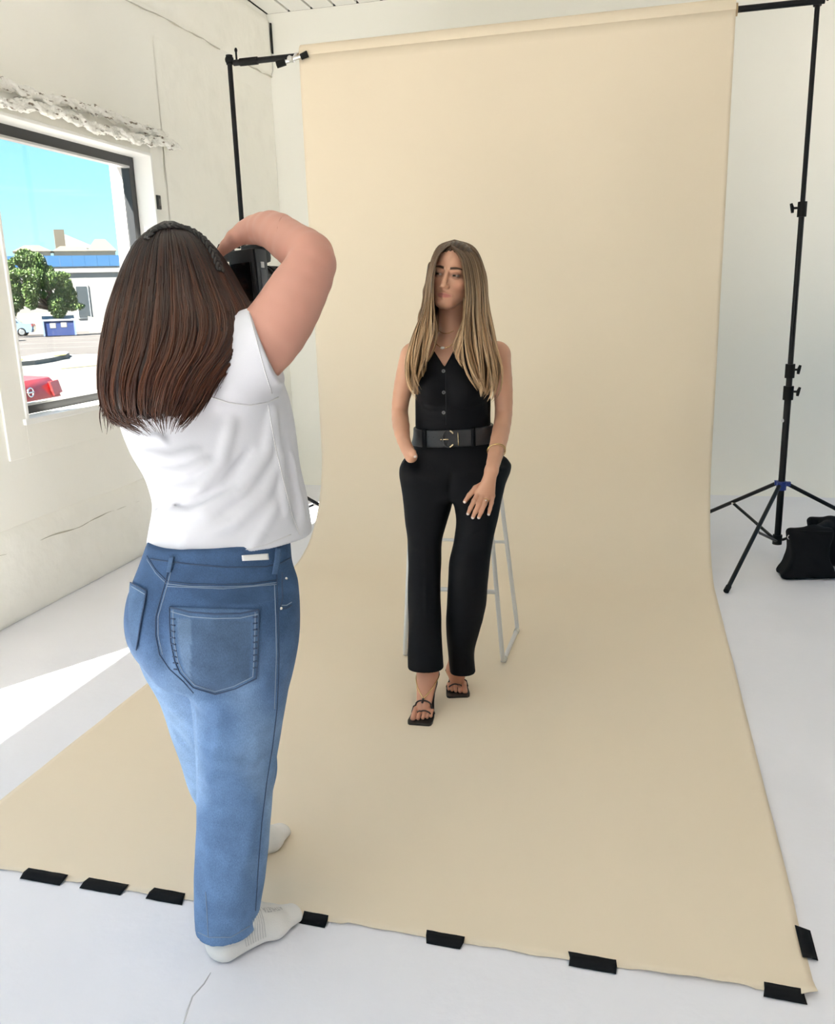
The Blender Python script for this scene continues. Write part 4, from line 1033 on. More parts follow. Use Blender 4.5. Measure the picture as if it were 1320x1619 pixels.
# --- feet in heeled sandals
def foot_pts(toe, ank):
    toe = np.asarray(toe, float); ank = np.asarray(ank, float); d = unit(np.array([toe[0]-ank[0], toe[1]-ank[1], 0])); s = np.array([d[1], -d[0], 0])  # s: to the foot's right
    return toe, ank, d, s
F1 = foot_pts(hitz(664, 1137, .02), U(676, 1064, 3.215)); F2 = foot_pts(hitz(724, 1094, .02), U(722, 1058, 3.335))
def foot_fn(P, T, inner):
    toe, ank, d, s = T; lb = far((toe+ank)/2, .16)
    if lb: return np.full(len(P), lb, f32)
    ball = toe-d*.062; ball[2] = .026; mid = ball*.45+ank*.55-np.array([0, 0, .012]); heel = ank-d*.038; heel[2] = ank[2]-.035
    e = rc(P, ank+np.array([0, 0, .10])-d*.01, ank, .030, .030)
    e = su(e, rc(P, ank, ball+np.array([0, 0, .004]), .031, .019, (s, 1.35)), .02)
    e = su(e, rc(P, ank-d*.01, heel, .026, .024), .015)
    for i, (o_, L, r) in enumerate(((.027*inner, .056, .0105), (.0085*inner, .055, .0072), (-.0075*inner, .049, .0068), (-.0215*inner, .041, .0064), (-.0335*inner, .032, .0060))):
        a = ball+s*o_; b = ball+s*o_*1.02+d*L; b[2] = .019; m_ = ball+s*o_+d*L*.55; m_[2] = .027
        e = su(e, chain(P, [a, m_, b], [r*1.15, r*.92, r], .003), .0035)
    return e
neck_top = MF.w((0, -.018, -.045))
def M_body(P):
    d = M_torso(P)
    d = su(d, limb(P, ARM_R, ARM_Rr), .03); d = su(d, limb(P, ARM_L, ARM_Lr), .03)
    d = su(d, rc(P, nk-np.array([0, 0, .01]), neck_top, .050, .049), .025)
    # collarbones and throat
    d = d-ridge(P, U(700, 528, 3.15), U(668, 530, 3.18), .007, .005)-ridge(P, U(715, 530, 3.15), U(760, 532, 3.18), .007, .005)-ridge(P, U(703, 500, 3.15), U(705, 527, 3.16), .008, .003)
    d = su(d, MF.head(P), .012)
    d = su(d, hand_fn(P, Wr, H_L), .012)
    d = su(d, chain(P, [ARM_R[4]]+TH_R[0], [.018]+TH_R[1], .008), .01)
    # legs inside the trousers
    for T, hip, knee in ((F1, U(678, 770, 3.335), U(671, 900, 3.245)), (F2, U(755, 770, 3.315), U(744, 880, 3.215))):
        d = su(d, chain(P, [hip, knee, T[1]], [.062, .045, .030], .02), .02)
    d = su(d, foot_fn(P, F1, 1.), .012); d = su(d, foot_fn(P, F2, -1.), .012)
    return d
c_ = MF.o; hnd = H_L['middle'][0][1]
V, Q = multi_surf(M_body, ((-1.15, 2.6, .0), (-.2, 3.65, 1.80), .0055),
    [((c_[0]-.12, c_[1]-.14, c_[2]-.125), (c_[0]+.12, c_[1]+.14, c_[2]+.15), .0019),
     ((hnd[0]-.09, hnd[1]-.10, hnd[2]-.06), (hnd[0]+.08, hnd[1]+.10, hnd[2]+.10), .0022),
     ((F1[0][0]-.10, F1[0][1]-.05, .0), (F1[0][0]+.13, F1[0][1]+.25, .20), .0022), ((F2[0][0]-.10, F2[0][1]-.05, .0), (F2[0][0]+.10, F2[0][1]+.25, .20), .0022),
     ((TH_R[0][1][0]-.05, TH_R[0][1][1]-.05, TH_R[0][1][2]-.04), (TH_R[0][1][0]+.04, TH_R[0][1][1]+.05, TH_R[0][1][2]+.05), .0024)])
Vf = V.astype(f32); tint = np.tile(np.array(SK), (len(V), 1))
L = MF.loc(Vf); hm = (L[:, 2] > -.125) & (np.abs(L[:, 0]) < .1) & (np.abs(L[:, 1]) < .13)
tint[hm] = head_tint(L[hm].astype(float), SK, (.52, .205, .165), (.060, .032, .018), (.20, .10, .070))
gm_ = (.93+.07*sines(Vf, 31, 60.))[:, None]; tint = tint*gm_
for nme, (pts, rs_) in list(H_L.items())+[('t', TH_R)]:       # pale nails
    a, b = pts[-2], pts[-1]; tip = b+unit(b-a)*rs_[-1]*.62-ray(*(700, 800))*rs_[-1]*.55; w = np.linalg.norm(V-tip, axis=1); k = np.clip((.0068-w)/.0015, 0, 1)[:, None]; tint = tint*(1-k)+np.array([.80, .72, .66])*k
fb = V[:, 2] < .2; tint[fb] = tint[fb]*np.array([1.0, .90, .90])
m_skin = attr_mat('skin', .48, spec=.4); m_skin.node_tree.nodes['Principled BSDF'].inputs['Subsurface Weight'].default_value = .08
m_skin.node_tree.nodes['Principled BSDF'].inputs['Subsurface Radius'].default_value = (.012, .005, .003)
mbody = fast_mesh('body', V, Q, m_skin, mw, True, tint)
eyes(MF, mbody, (.10, .055, .025))
# --- trousers and vest
m_pant = mat('black_crepe', (.0042, .0042, .0055), .65, bump=(400, .2, .001), spec=.14)
V, Q = surf(M_pants, (-1.15, 2.6, 0), (-.2, 3.7, 1.15), .0048); tr = fast_mesh('trousers', V, Q, m_pant, mw)
zv = U(702, 581, 3.15)[2]; xv = U(703, 581, 3.15); ztop = U(715, 530, 3.2)[2]; zbot = U(715, 682, 3.33)[2]
def M_vest(P):
    d = M_torso(P)-.009-.0015*sines(P, 41, 42.)
    for (a, b, w, am) in (((660, 640, 3.23), (690, 648, 3.2), .009, .004), ((770, 632, 3.23), (735, 645, 3.19), .009, .004), ((662, 660, 3.25), (700, 664, 3.22), .009, .004), ((772, 655, 3.26), (740, 662, 3.23), .01, .003), ((668, 590, 3.2), (680, 640, 3.2), .01, .003)):
        d = d-ridge(P, U(*a), U(*b), w, am)
    q = P-xv.astype(f32); lat = q@HR.astype(f32); up = P[:, 2]-f32(zv)
    rim = np.abs(lat)-np.maximum(up, -.2)*f32(.62)                    # V neck (front and back)
    front = (q@HF.astype(f32)) < .12
    vn = np.where(front, -rim, -.05)
    d = np.maximum(d, np.where(up > 0, vn*.85, -.05))
    c2 = P-nk.astype(f32); l2 = np.abs(c2@HR.astype(f32)); dz = f32(U(715, 606, 3.25)[2])
    arm = l2-np.where(P[:, 2] > dz, f32(.150)-f32(.62)*(P[:, 2]-dz), .30)   # armholes cut in
    d = np.maximum(d, arm*.8); d = np.maximum(d, np.maximum(P[:, 2]-f32(ztop+.03), f32(zbot)-P[:, 2]))
    return d
V, Q = surf(M_vest, (-1.1, 2.9, .9), (-.25, 3.6, 1.5), .0042); vest = fast_mesh('vest', V, Q, m_pant, mw)
m_btn = mat('dark_horn_button', (.10, .10, .10), .3); m_btr = mat('button_rim', (.28, .28, .27), .3, .6)
for (bx, by) in ((701, 587), (701, 620), (701.5, 652)):
    p = trace(M_vest, bx, by, 2.6)[0]; n = grad(M_vest, p[None].astype(f32))[0].astype(float)
    b = MB().cyl(p, p+n*.003, .0058, 16).build('button', m_btn, vest, ang=40); x = unit(np.cross(n, (0, 0, 1))); y = np.cross(n, x)
    MB().tube([p+n*.0034+(x*math.cos(a)+y*math.sin(a))*.0056 for a in np.linspace(0, 2*math.pi, 17)[:-1]], .0012, 6, closed=True).build('button_rim', m_btr, vest, smooth=True)
seam(M_vest, [(704, 584), (704.5, 610), (705, 640), (705, 672)], 'placket_edge', mat('black_thread', (.02, .02, .022), .7), vest, .0010)
# --- belt
zb0, zb1 = U(715, 707, 3.23)[2], U(715, 679, 3.23)[2]
def M_belt(P):
    d = np.maximum(PEL(P, .010), M_torso(P)-.03); d = np.minimum(PEL(P, .011), M_torso(P)-.0125); tilt = ((P-nk.astype(f32))@HR.astype(f32))*f32(-.02)
    d = np.maximum(d, np.maximum(P[:, 2]+tilt-f32(zb1), f32(zb0)-P[:, 2]-tilt)); return d
V, Q = surf(M_belt, (-1.1, 3.0, .85), (-.25, 3.65, 1.15), .0045); m_lea = mat('charcoal_leather', (.020, .020, .022), .45, bump=(90, .25, .002)); belt = fast_mesh('belt', V, Q, m_lea, mw)
m_gold = mat('gold', (.78, .55, .24), .22, 1.)
m_brass = mat('pale_gold', (.80, .66, .42), .25, 1.)
def at_belt(x, y, lift=.003): p = trace(M_belt, x, y, 2.6)[0]; return p-ray(x, y)*lift
arc = [at_belt(709+9.5*math.cos(a), 694+13*math.sin(a), .006) for a in np.linspace(math.radians(55), math.radians(305), 20)]
MB().tube(arc, .0034, 8).build('buckle', m_lea, belt, smooth=True)
for a0, a1 in ((40, 78), (282, 320)):
    MB().tube([at_belt(709+9.5*math.cos(a), 694+13*math.sin(a), .007) for a in np.radians(np.linspace(a0, a1, 8))], .0036, 8).build('buckle_tip', m_brass, belt, smooth=True)
MB().tube([at_belt(696, 695, .005), at_belt(709, 695, .007)], .0026, 8).build('buckle_prong', m_brass, belt, smooth=True)
MB().tube([at_belt(724, 683.5, .006), at_belt(725, 704.5, .006)], .0062, 8, flat=.35).build('belt_keeper', m_brass, belt, smooth=True)
for x, y in ((677, 690.5), (685, 691.5)): p = at_belt(x, y, .0005); MB().sphere(p, .0017, 8, 6).build('belt_hole', m_blkp, belt)
for x in (667, 745): patch(M_belt, [(x, 676), (x+1, 709)], [(x+6, 676), (x+7, 709)], 4, 10, 'belt_loop', m_pant, tr, .004, .003)
seam(M_pants, [(656, 700), (647, 718), (636, 733)], 'pocket_edge', mat('black_thread', (.02, .02, .022), .7), tr, .0016)
# --- jewellery
sk_t = lambda P: M_body(P)
def chain_on(pts, r, name): 
    px = lerp_path(pts, 26); W_ = trace(M_body, px[:, 0], px[:, 1], 2.6, sub=.0022); return MB().tube([tuple(p) for p in W_], r, 6).build(name, m_gold, mw, smooth=True)
chain_on([(690, 520), (698, 526), (708, 527), (717, 523)], .0011, 'necklace')
n2 = chain_on([(686, 535), (691, 545), (700, 550), (710, 548), (718, 541)], .0014, 'necklace')
p = trace(M_body, 699.5, 550, 2.6)[0]-ray(699, 550)*.004; MB().sphere(p, (.0085, .004, .0052), 14, 8).build('pendant', mat('pearl_white', (.85, .82, .76), .2), n2, smooth=True)
def ring_round(p, ax, R_, r, name, parent, m): 
    ax = unit(ax); x = unit(np.cross(ax, (.2, .3, 1))); y = np.cross(ax, x); return MB().tube([p+(x*math.cos(a)+y*math.sin(a))*R_ for a in np.linspace(0, 2*math.pi, 29)[:-1]], r, 6, closed=True).build(name, m, parent, smooth=True)
bp = ARM_L[3]*.58+ARM_L[4]*.42; ba = unit(ARM_L[4]-ARM_L[3]); ring_round(bp, ba+CR*.35, .0345, .0016, 'bracelet', mw, m_gold); ring_round(bp+ba*.004, ba+CR*.15, .0345, .0013, 'bracelet', mw, m_gold)
a, b = H_L['ring'][0][:2]; rgp = a*.45+b*.55; ring = ring_round(rgp, b-a, .0104, .0012, 'finger_ring', mw, m_gold)
MB().sphere(rgp-ray(768, 797)*.0115, .0028, 8, 6).build('ring_stone', mat('pearl_white', (.85, .82, .76), .2), ring, smooth=True)
# --- sandals
m_sl = mat('black_leather', (.010, .009, .009), .35); m_st = mat('dark_brown_strap', (.030, .018, .015), .4)
def sandal(T, inner, nm):
    toe, ank, d, s = T; root = empty('sandal', (toe[0], toe[1], 0)); wpart(root, mw); root['label'] = nm
    ball = toe-d*.062; heel = ank-d*.042; hz = ank[2]-.063
    V = []; F = []
    secs = [(.020, .036, .004), (.014, .043, .004), (.0, .046, .004), (-.05, .043, .004), (-.085, .036, .012)]
    st_ = [(toe+d*a, w, z) for a, w, z in secs]
    k = np.linalg.norm((heel-toe)[:2])
    for t_, w in ((.62, .029), (.80, .026), (1.0, .029), (1.12, .025)): st_.append((toe-d*k*t_, w, .012+(hz-.012)*min(1, ((t_-.45)/.50))**1.2))
    for (c, w, z) in st_:
        for (sx, zz) in ((-1, 0), (1, 0), (1, .009), (-1, .009)): V.append((c[0]+s[0]*w*sx, c[1]+s[1]*w*sx, max(z, .0045)+zz))
    n = len(st_)
    for i in range(n-1):
        for j in range(4): F.append((i*4+j, i*4+(j+1) % 4, i*4+4+(j+1) % 4, i*4+4+j))
    F += [(0, 1, 2, 3), tuple((n-1)*4+j for j in range(4))]
    MB().add(V, F).build('sole', m_sl, root, ang=35)
    hp = heel-d*.005; MB().tube([(hp[0], hp[1], hz), (hp[0]+d[0]*.004, hp[1]+d[1]*.004, hz*.4), (hp[0]+d[0]*.008, hp[1]+d[1]*.008, .0045)], [.016, .008, .0065], 10).build('heel', m_sl, root, ang=40)
    def strap(a, b, top, r, m, name='strap', n=18):
        # arc over the foot, pushed onto its surface
        a = np.asarray(a); b = np.asarray(b); P = []
        for t_ in np.linspace(0, 1, n): q = a*(1-t_)+b*t_+(np.asarray(top)-(a+b)/2)*4*t_*(1-t_); P.append(q)
        P = np.array(P, f32)
        for _ in range(4): e = M_body(P); P = P-((e-r*.8)*(np.minimum(e-r*.8, 1)))[:, None]*0+np.where((e < r*.7)[:, None], -(e-r*.7)[:, None]*grad(M_body, P)*1., 0)
        return MB().tube([tuple(p) for p in P.astype(float)], r, 7).build(name, m, root, smooth=True)
    up = np.array([0, 0, 1.])
    L_ = ball-s*.042+d*.006; R_ = ball+s*.042+d*.006; L_[2] = R_[2] = .014
    strap(L_, R_, ball+up*.034-d*.012, .0030, m_st)
    big = ball+s*.0175*inner+d*.032; big[2] = .022; out = ball-s*.040*inner+d*.026; out[2] = .014
    strap(out, big, (out+big)/2+up*.020, .0028, m_st)
    knot = ball-d*.02+up*.034; hk = M_body(knot[None].astype(f32))[0]; knot = knot-grad(M_body, knot[None].astype(f32))[0]*(hk-.004)
    MB().tube([knot-d*.004, knot+d*.018-up*.006], .0042, 8).build('knot', m_st, root, smooth=True)
    bk = ank-d*.036+up*.012
    for sg in (-1, 1):
        sd_ = ank+s*sg*.034-d*.004-up*.006; strap(knot, sd_, (knot+sd_)/2+s*sg*.012+up*.004, .0020, m_gold, 'ankle_chain', 12); strap(sd_, bk, (sd_+bk)/2+s*sg*.010, .0022, m_st, 'ankle_strap', 10)
    bk2 = np.array(heel); bk2[2] = hz+.006
    for sg in (-1, 1): strap(bk2+s*sg*.026, bk+s*sg*.012, (bk2+bk)/2+s*sg*.022-d*.012, .0026, m_st, 'heel_strap', 10)
sandal(F1, 1., 'black strappy sandal on the forward foot'); sandal(F2, -1., 'black strappy sandal on the rear foot')
# --- hair
HC0, HC1, HC2 = (.080, .042, .021), (.33, .19, .088), (.84, .62, .38)
def M_hairbase(P):
    L = MF.loc(P); keep = CB[0]; CB[0] = None
    cap = ell(L, (0, -.020, .033), (.079, .100, .0915))
    hl = .082-.55*np.maximum(np.abs(L[:, 0])-.004, 0)**1.0*1.0            # hairline arches off the parting
    face = np.maximum(.030-L[:, 1]-.35*np.abs(L[:, 0]), np.maximum(L[:, 2]-f32(.083)+np.abs(L[:, 0])*.35, np.abs(L[:, 0])-.067+np.maximum(-L[:, 2]-.02, 0)*.0))
    cap = ss(cap, face, .006); cap = np.maximum(cap, -.085-L[:, 2]); CB[0] = keep
    def lock(pts, rs_, wd=1.5): return chain(P, [U(*q) for q in pts], rs_, .02, (HR, wd))
    d = cap
    d = su(d, lock([(684, 420, 3.19), (679, 460, 3.19), (675, 500, 3.19), (664, 545, 3.185), (657, 590, 3.185), (658, 622, 3.20)], [.014, .014, .018, .022, .020, .006]), .02)
    d = su(d, lock([(746, 415, 3.20), (750, 460, 3.19), (753, 505, 3.185), (757, 550, 3.17), (763, 595, 3.17), (772, 622, 3.19)], [.020, .021, .026, .028, .022, .006]), .02)
    d = su(d, lock([(716, 440, 3.27), (716, 500, 3.33), (718, 560, 3.38), (718, 630, 3.42)], [.055, .06, .055, .03], 1.6), .03)
    return d-.0022*np.sin(L[:, 0]*420+sines(P, 51, 25.)*2)-.001*sines(P, 52, 150.)
V, Q = surf(M_hairbase, (-1.05, 2.8, 1.0), (-.25, 3.8, 1.82), .0045)
Lh = MF.loc(V.astype(f32)); tl = np.clip((.05-Lh[:, 2])/.30, 0, 1)[:, None]; nz_ = (.5+.5*np.sin(Lh[:, 0]*420+sines(V.astype(f32), 51, 25.)*2))[:, None]
tint = (np.array(HC0)*(1-tl)+np.array(HC1)*tl)*(.35+.55*nz_)
m_hair = attr_mat('hair_strands', .34, spec=.32)
hair = fast_mesh('hair', V, Q, m_hair, mw, True, tint)
HROOT = MF.w((0, 0, .10))[2]
GR = [  # (guide a, guide b, count, radius, depth spread)
    # viewer's left, face edge to outer edge
    ([(707, 391, 3.10), (694, 405, 3.085), (686.5, 432, 3.08), (684, 465, 3.085), (688, 500, 3.10), (690, 525, 3.10), (683, 552, 3.10), (670, 575, 3.105)],
     [(714, 382, 3.17), (689, 398, 3.16), (677, 440, 3.15), (670, 488, 3.14), (651, 540, 3.13), (641, 585, 3.13), (648, 625, 3.15), (656, 636, 3.16)], 620, .0013, .035, .016),
    # viewer's right
    ([(713, 391, 3.09), (726, 405, 3.075), (733, 435, 3.07), (735.5, 470, 3.075), (733, 510, 3.09), (733, 550, 3.10), (742, 590, 3.105), (758, 618, 3.12)],
     [(716, 382, 3.17), (750, 399, 3.17), (766, 445, 3.17), (771, 495, 3.16), (781, 545, 3.15), (789, 590, 3.15), (783, 625, 3.16), (772, 638, 3.17)], 1000, .0013, .045, .016),
    # over the crown to the back, both sides of the parting
    ([(714, 382, 3.17), (689, 398, 3.16), (677, 440, 3.15), (670, 488, 3.14), (651, 540, 3.13), (643, 585, 3.13), (649, 620, 3.15)],
     [(718.5, 379.5, 3.215), (695, 388, 3.22), (678, 425, 3.23), (672, 480, 3.24), (660, 530, 3.22), (652, 575, 3.20), (655, 610, 3.20)], 420, .0014, .012, .006),
    ([(718.5, 379.5, 3.215), (695, 388, 3.22), (678, 425, 3.23), (672, 480, 3.24), (662, 530, 3.22)],
     [(718, 383, 3.27), (700, 392, 3.29), (686, 425, 3.31), (682, 480, 3.31), (678, 530, 3.30)], 260, .0014, .012, .004),
    ([(716, 382, 3.17), (750, 399, 3.17), (766, 445, 3.17), (771, 495, 3.16), (781, 545, 3.15), (788, 590, 3.15), (783, 620, 3.16)],
     [(718, 379.5, 3.215), (746, 389, 3.22), (766, 428, 3.23), (772, 480, 3.24), (781, 530, 3.22), (786, 575, 3.20), (780, 610, 3.20)], 480, .0014, .012, .006),
    ([(718, 379.5, 3.215), (746, 389, 3.22), (766, 428, 3.23), (772, 480, 3.24), (779, 530, 3.22)],
     [(722, 383, 3.27), (744, 392, 3.29), (757, 428, 3.31), (760, 480, 3.31), (758, 530, 3.30)], 260, .0014, .012, .004),
    # from the parting forward over both temples
    ([(712, 388, 3.10), (696, 398, 3.095), (688, 420, 3.09), (684.5, 450, 3.09), (684, 480, 3.10)],
     [(715, 381, 3.19), (690, 396, 3.185), (679, 430, 3.18), (675, 465, 3.17), (671, 490, 3.16)], 260, .0014, .006, .002),
    ([(713, 388, 3.10), (728, 398, 3.09), (737, 420, 3.085), (741, 450, 3.085), (742, 480, 3.10)],
     [(716, 380.5, 3.19), (748, 396, 3.185), (763, 430, 3.18), (768, 465, 3.17), (771, 490, 3.16)], 320, .0014, .006, .002),
    # loose front locks
    ([(733, 470, 3.07), (731, 505, 3.08), (722, 530, 3.10), (717, 550, 3.12), (720, 562, 3.12)],
     [(740, 480, 3.075), (738, 520, 3.085), (730, 550, 3.10), (728, 575, 3.115), (738, 590, 3.12)], 90, .0011, .010, .008)]
allp, allr, allt = [], [], []
for i, (ga, gb, n, rd, dp, cu) in enumerate(GR):
    p, r_, t_ = sheet_locks(ga, gb, n, 26, rd, 60+i, (HC0, HC1, HC2), dp, .0025, cu, 16); allp.append(p); allr.append(r_); allt.append(t_)
strands(np.concatenate(allp), np.concatenate(allr), np.concatenate(allt), 'hair_locks', m_hair, hair, 4)
# ================================================================= the photographer
pw = empty('person', tuple(hitz(365, 1470)), 'woman in white t-shirt and blue jeans, seen from behind, raising a camera', 'person')
rp_ = unit(np.array([-.95, 1.70, 0])); RP = np.array([rp_[1], -rp_[0], 0])          # across and along the view of her
FA = unit(np.array([.25, .97, 0])); RB = np.array([FA[1], -FA[0], 0])               # her facing and her right
def s_(y, xl, xr, D, ry): return stn(y, xl, xr, D, ry)
SKP = (.56, .285, .215)
# --- jeans
JR = Loft([s_(930, 300, 464, 1.945, .115), s_(1000, 288, 468, 1.945, .118), s_(1050, 296, 464, 1.955, .110), s_(1100, 304, 455, 1.965, .102), s_(1150, 309, 446, 1.975, .096), s_(1200, 311, 437, 1.985, .090), s_(1250, 311, 431, 1.995, .086), s_(1300, 311, 427, 2.005, .082), s_(1350, 309, 424, 2.015, .079), s_(1400, 308, 418, 2.025, .076), s_(1440, 308, 411, 2.035, .074), s_(1464, 309, 407, 2.04, .073)], 2., RP)
JL = Loft([s_(930, 216, 345, 2.05, .10), s_(1000, 212, 345, 2.06, .105), s_(1050, 227, 365, 2.08, .10), s_(1100, 256, 400, 2.11, .095), s_(1150, 272, 424, 2.14, .090), s_(1200, 289, 437, 2.17, .083), s_(1230, 298, 438, 2.19, .078), s_(1260, 312, 431, 2.215, .074), s_(1290, 328, 426, 2.25, .072), s_(1312, 338, 424, 2.275, .070)], 2., RP)
JP = Loft([s_(1060, 248, 446, 1.99, .13), s_(1020, 222, 462, 1.99, .145), s_(980, 209, 466, 1.99, .150), s_(950, 207, 465, 1.985, .150), s_(915, 213, 462, 1.985, .140), s_(885, 224, 459, 1.98, .130), s_(862, 232, 457, 1.98, .126), s_(846, 238, 454, 1.98, .124)], 2.1, RP)
for q in (JR, JL): q.rnd = .003
JP.rnd = .006
BT = -FA
def P_jeans(P):
    d = su(JR(P), JL(P), .003); d = su(d, JP(P), .05)
    d = su(d, ell(P, U(338, 1012, 1.90), (.082, .082, .090)), .05); d = su(d, ell(P, U(264, 990, 2.0), (.070, .080, .085)), .05)
    # cleft, seat folds and leg creases
    d = d-ridge(P, U(250, 960, 1.84), U(262, 1060, 1.85), .018, -.014)
    for (a, b, w, am) in (((300, 1092, 1.90), (308, 1160, 1.93), .010, -.010), ((308, 1160, 1.93), (312, 1228, 1.96), .010, -.008), ((292, 1092, 1.86), (400, 1098, 1.84), .018, -.007), ((300, 1120, 1.87), (440, 1075, 1.86), .020, .006), ((310, 1160, 1.88), (430, 1130, 1.87), .018, -.005),
                          ((312, 1195, 1.89), (400, 1215, 1.88), .016, .006), ((312, 1240, 1.90), (425, 1195, 1.90), .016, .006), ((318, 1255, 1.90), (380, 1285, 1.90), .014, -.006), ((312, 1290, 1.92), (420, 1262, 1.92), .014, .005),
                          ((345, 1120, 1.86), (330, 1260, 1.90), .02, .004), ((405, 1290, 1.93), (370, 1420, 1.96), .018, .004), ((325, 1330, 1.93), (345, 1440, 1.96), .016, .003), ((312, 1440, 1.96), (390, 1452, 1.97), .010, .004), ((315, 1465, 1.97), (395, 1440, 1.98), .009, -.003),
                          ((262, 1110, 2.02), (300, 1140, 2.03), .014, .005), ((270, 1150, 2.05), (306, 1185, 2.07), .014, -.005), ((428, 1085, 1.90), (456, 1060, 1.92), .012, .004), ((300, 1010, 1.80), (390, 1022, 1.80), .03, .002)):
        d = d-ridge(P, U(*a), U(*b), w*.85, am*1.7)
    return d-.0022*sines(P, 61, 24.)-.0010*sines(P, 62, 60.)
# --- shirt
SH = Loft([s_(848, 236, 494, 2.02, .150), s_(825, 240, 490, 2.02, .150), s_(790, 245, 484, 2.01, .146), s_(750, 236, 475, 2.0, .140), s_(700, 210, 468, 1.985, .138), s_(660, 196, 461, 1.97, .136), s_(625, 197, 452, 1.955, .130), s_(590, 212, 437, 1.94, .116), s_(560, 232, 412, 1.93, .095), s_(535, 258, 388, 1.93, .07)], 2.1, RP)
SH.rnd = .006
ELB = U(498, 408, 1.86); SHD = U(386, 569, 1.885)
A_R = [SHD, U(431, 525, 1.87), U(470, 462, 1.86), U(494, 412, 1.87), U(462, 386, 1.93), U(430, 364, 1.975), U(404, 363, 2.02)]
A_Rr = [.076, .072, .064, .052, .049, .043, .034]
slv = unit(A_R[1]-A_R[0])
SLE = U(424, 553, 1.87)
def P_shirt(P):
    d = SH(P)
    sl = rc(P, SHD-slv*.03, U(427, 541, 1.87), .086, .083)
    sl = np.maximum(sl, (P-U(424, 560, 1.86).astype(f32))@unit(np.array(U(471, 543, 1.86))-U(424, 560, 1.86)).astype(f32))      # sleeve opening
    d = su(d, sl, .045)
    d = su(d, rc(P, U(262, 566, 1.97), U(376, 548, 1.90), .062, .070), .04)
    for row in FOLDS:
        d = d-ridge(P, row[0], row[1], row[2], row[3])
    d = d-.0022*sines(P, 71, 22.)-.0012*sines(P, 72, 55.)
    z0 = f32(HEMZ); lat = (P-HEMC.astype(f32))@RB.astype(f32); fw = (P-HEMC.astype(f32))@FA.astype(f32)
    cut = z0-P[:, 2]+f32(.05)*np.clip(lat, -.2, .2)*0+f32(.012)*np.sin(lat*18)
    return np.maximum(d, cut)
FOLDS = []; HEMZ = U(340, 884, 1.875)[2]; HEMC = U(360, 850, 2.0)
for row in (((253, 819), (322, 806), (380, 776), (422, 717), (432, 650), .013, .011), ((246, 777), (316, 770), (351, 728), (366, 668), None, .012, .010), ((240, 800), (300, 798), (352, 770), (394, 716), None, .012, -.008),
          ((236, 742), (290, 745), (326, 728), None, None, .011, .008), ((226, 716), (270, 724), (310, 712), None, None, .011, .006), ((210, 690), (250, 690), (262, 700), None, None, .009, .006),
          ((452, 812), (444, 750), (436, 690), (430, 650), None, .009, .012), ((470, 830), (462, 760), (452, 690), None, None, .010, -.009), ((300, 850), (370, 828), (420, 780), (446, 720), None, .014, .007), ((285, 868), (300, 840), (340, 815), None, None, .014, .005),
          ((336, 606), (348, 640), (390, 640), None, None, .010, .004), ((330, 590), (352, 560), (380, 540), None, None, .014, .006), ((350, 620), (368, 585), (392, 560), None, None, .010, -.005), ((395, 870), (415, 840), (436, 800), None, None, .012, .006), ((480, 820), (470, 770), (462, 720), None, None, .008, .006)):
    pts = [q for q in row[:5] if q]; base = trace(P_shirt, [q[0] for q in pts], [q[1] for q in pts], 1.3) if False else trace(SH, [q[0] for q in pts], [q[1] for q in pts], 1.3)
    FOLDS += [(base[i], base[i+1], row[5]*.9, row[6]*2.1) for i in range(len(base)-1)]
# --- head, arms, hands
PF = Frame(U(288, 456, 1.97), FA+np.array([0, 0, -.06])+RB*.05, np.array([0, 0, 1.])+RB*.16-FA*.02); PF.k = 1.03
CC = U(394, 437, 2.085)                   # middle of the camera body
HR_ = dict(index=([U(404, 362, 2.06), U(414, 368, 2.10), U(421, 382, 2.13), U(422, 396, 2.14)], [.0125, .0115, .0100, .0085]),
           middle=([U(398, 365, 2.065), U(412, 374, 2.11), U(419, 390, 2.135), U(418, 405, 2.14)], [.0125, .0115, .0100, .0085]),
           ring=([U(391, 367, 2.07), U(404, 376, 2.12), U(412, 395, 2.14), U(411, 412, 2.145)], [.0120, .0110, .0095, .0080]),
           pinky=([U(383, 370, 2.075), U(396, 380, 2.125), U(404, 400, 2.145), U(403, 416, 2.145)], [.0110, .0100, .0088, .0075]),
           thumb=([U(386, 368, 2.02), U(371, 377, 2.015), U(358, 389, 2.018), U(347, 401, 2.022)], [.0250, .0205, .0150, .0105]))
A_L = [U(235, 590, 2.0), U(262, 600, 2.12), U(330, 560, 2.24), U(372, 520, 2.22), U(396, 500, 2.20)]
A_Lr = [.068, .060, .048, .040, .030]
HL_ = dict(index=([U(404, 492, 2.20), U(412, 486, 2.225), U(424, 480, 2.215), U(430, 474, 2.20)], [.0120, .0105, .0092, .0078]),
           middle=([U(405, 494, 2.215), U(414, 489, 2.24), U(426, 484, 2.235), U(433, 477, 2.22)], [.0120, .0105, .0092, .0078]),
           ring=([U(404, 497, 2.23), U(414, 493, 2.255), U(426, 488, 2.25), U(433, 480, 2.24)], [.0115, .0100, .0090, .0075]),
           pinky=([U(402, 500, 2.24), U(411, 497, 2.265), U(422, 492, 2.26), U(429, 486, 2.255)], [.0105, .0090, .0080, .0070]),
           thumb=([U(400, 490, 2.17), U(402, 481, 2.155), U(408, 474, 2.15), U(412, 468, 2.15)], [.0140, .0120, .0100, .0082]))
nkP = U(318, 548, 1.955)
AR_h = hitz(334, 1500, .03); AR_t = hitz(474, 1437, .02); AL_t = hitz(452, 1306, .02)
dR = unit(np.array([AR_t[0]-AR_h[0], AR_t[1]-AR_h[1], 0])); dL = unit(np.array([.12, .99, 0])+RB*.25)
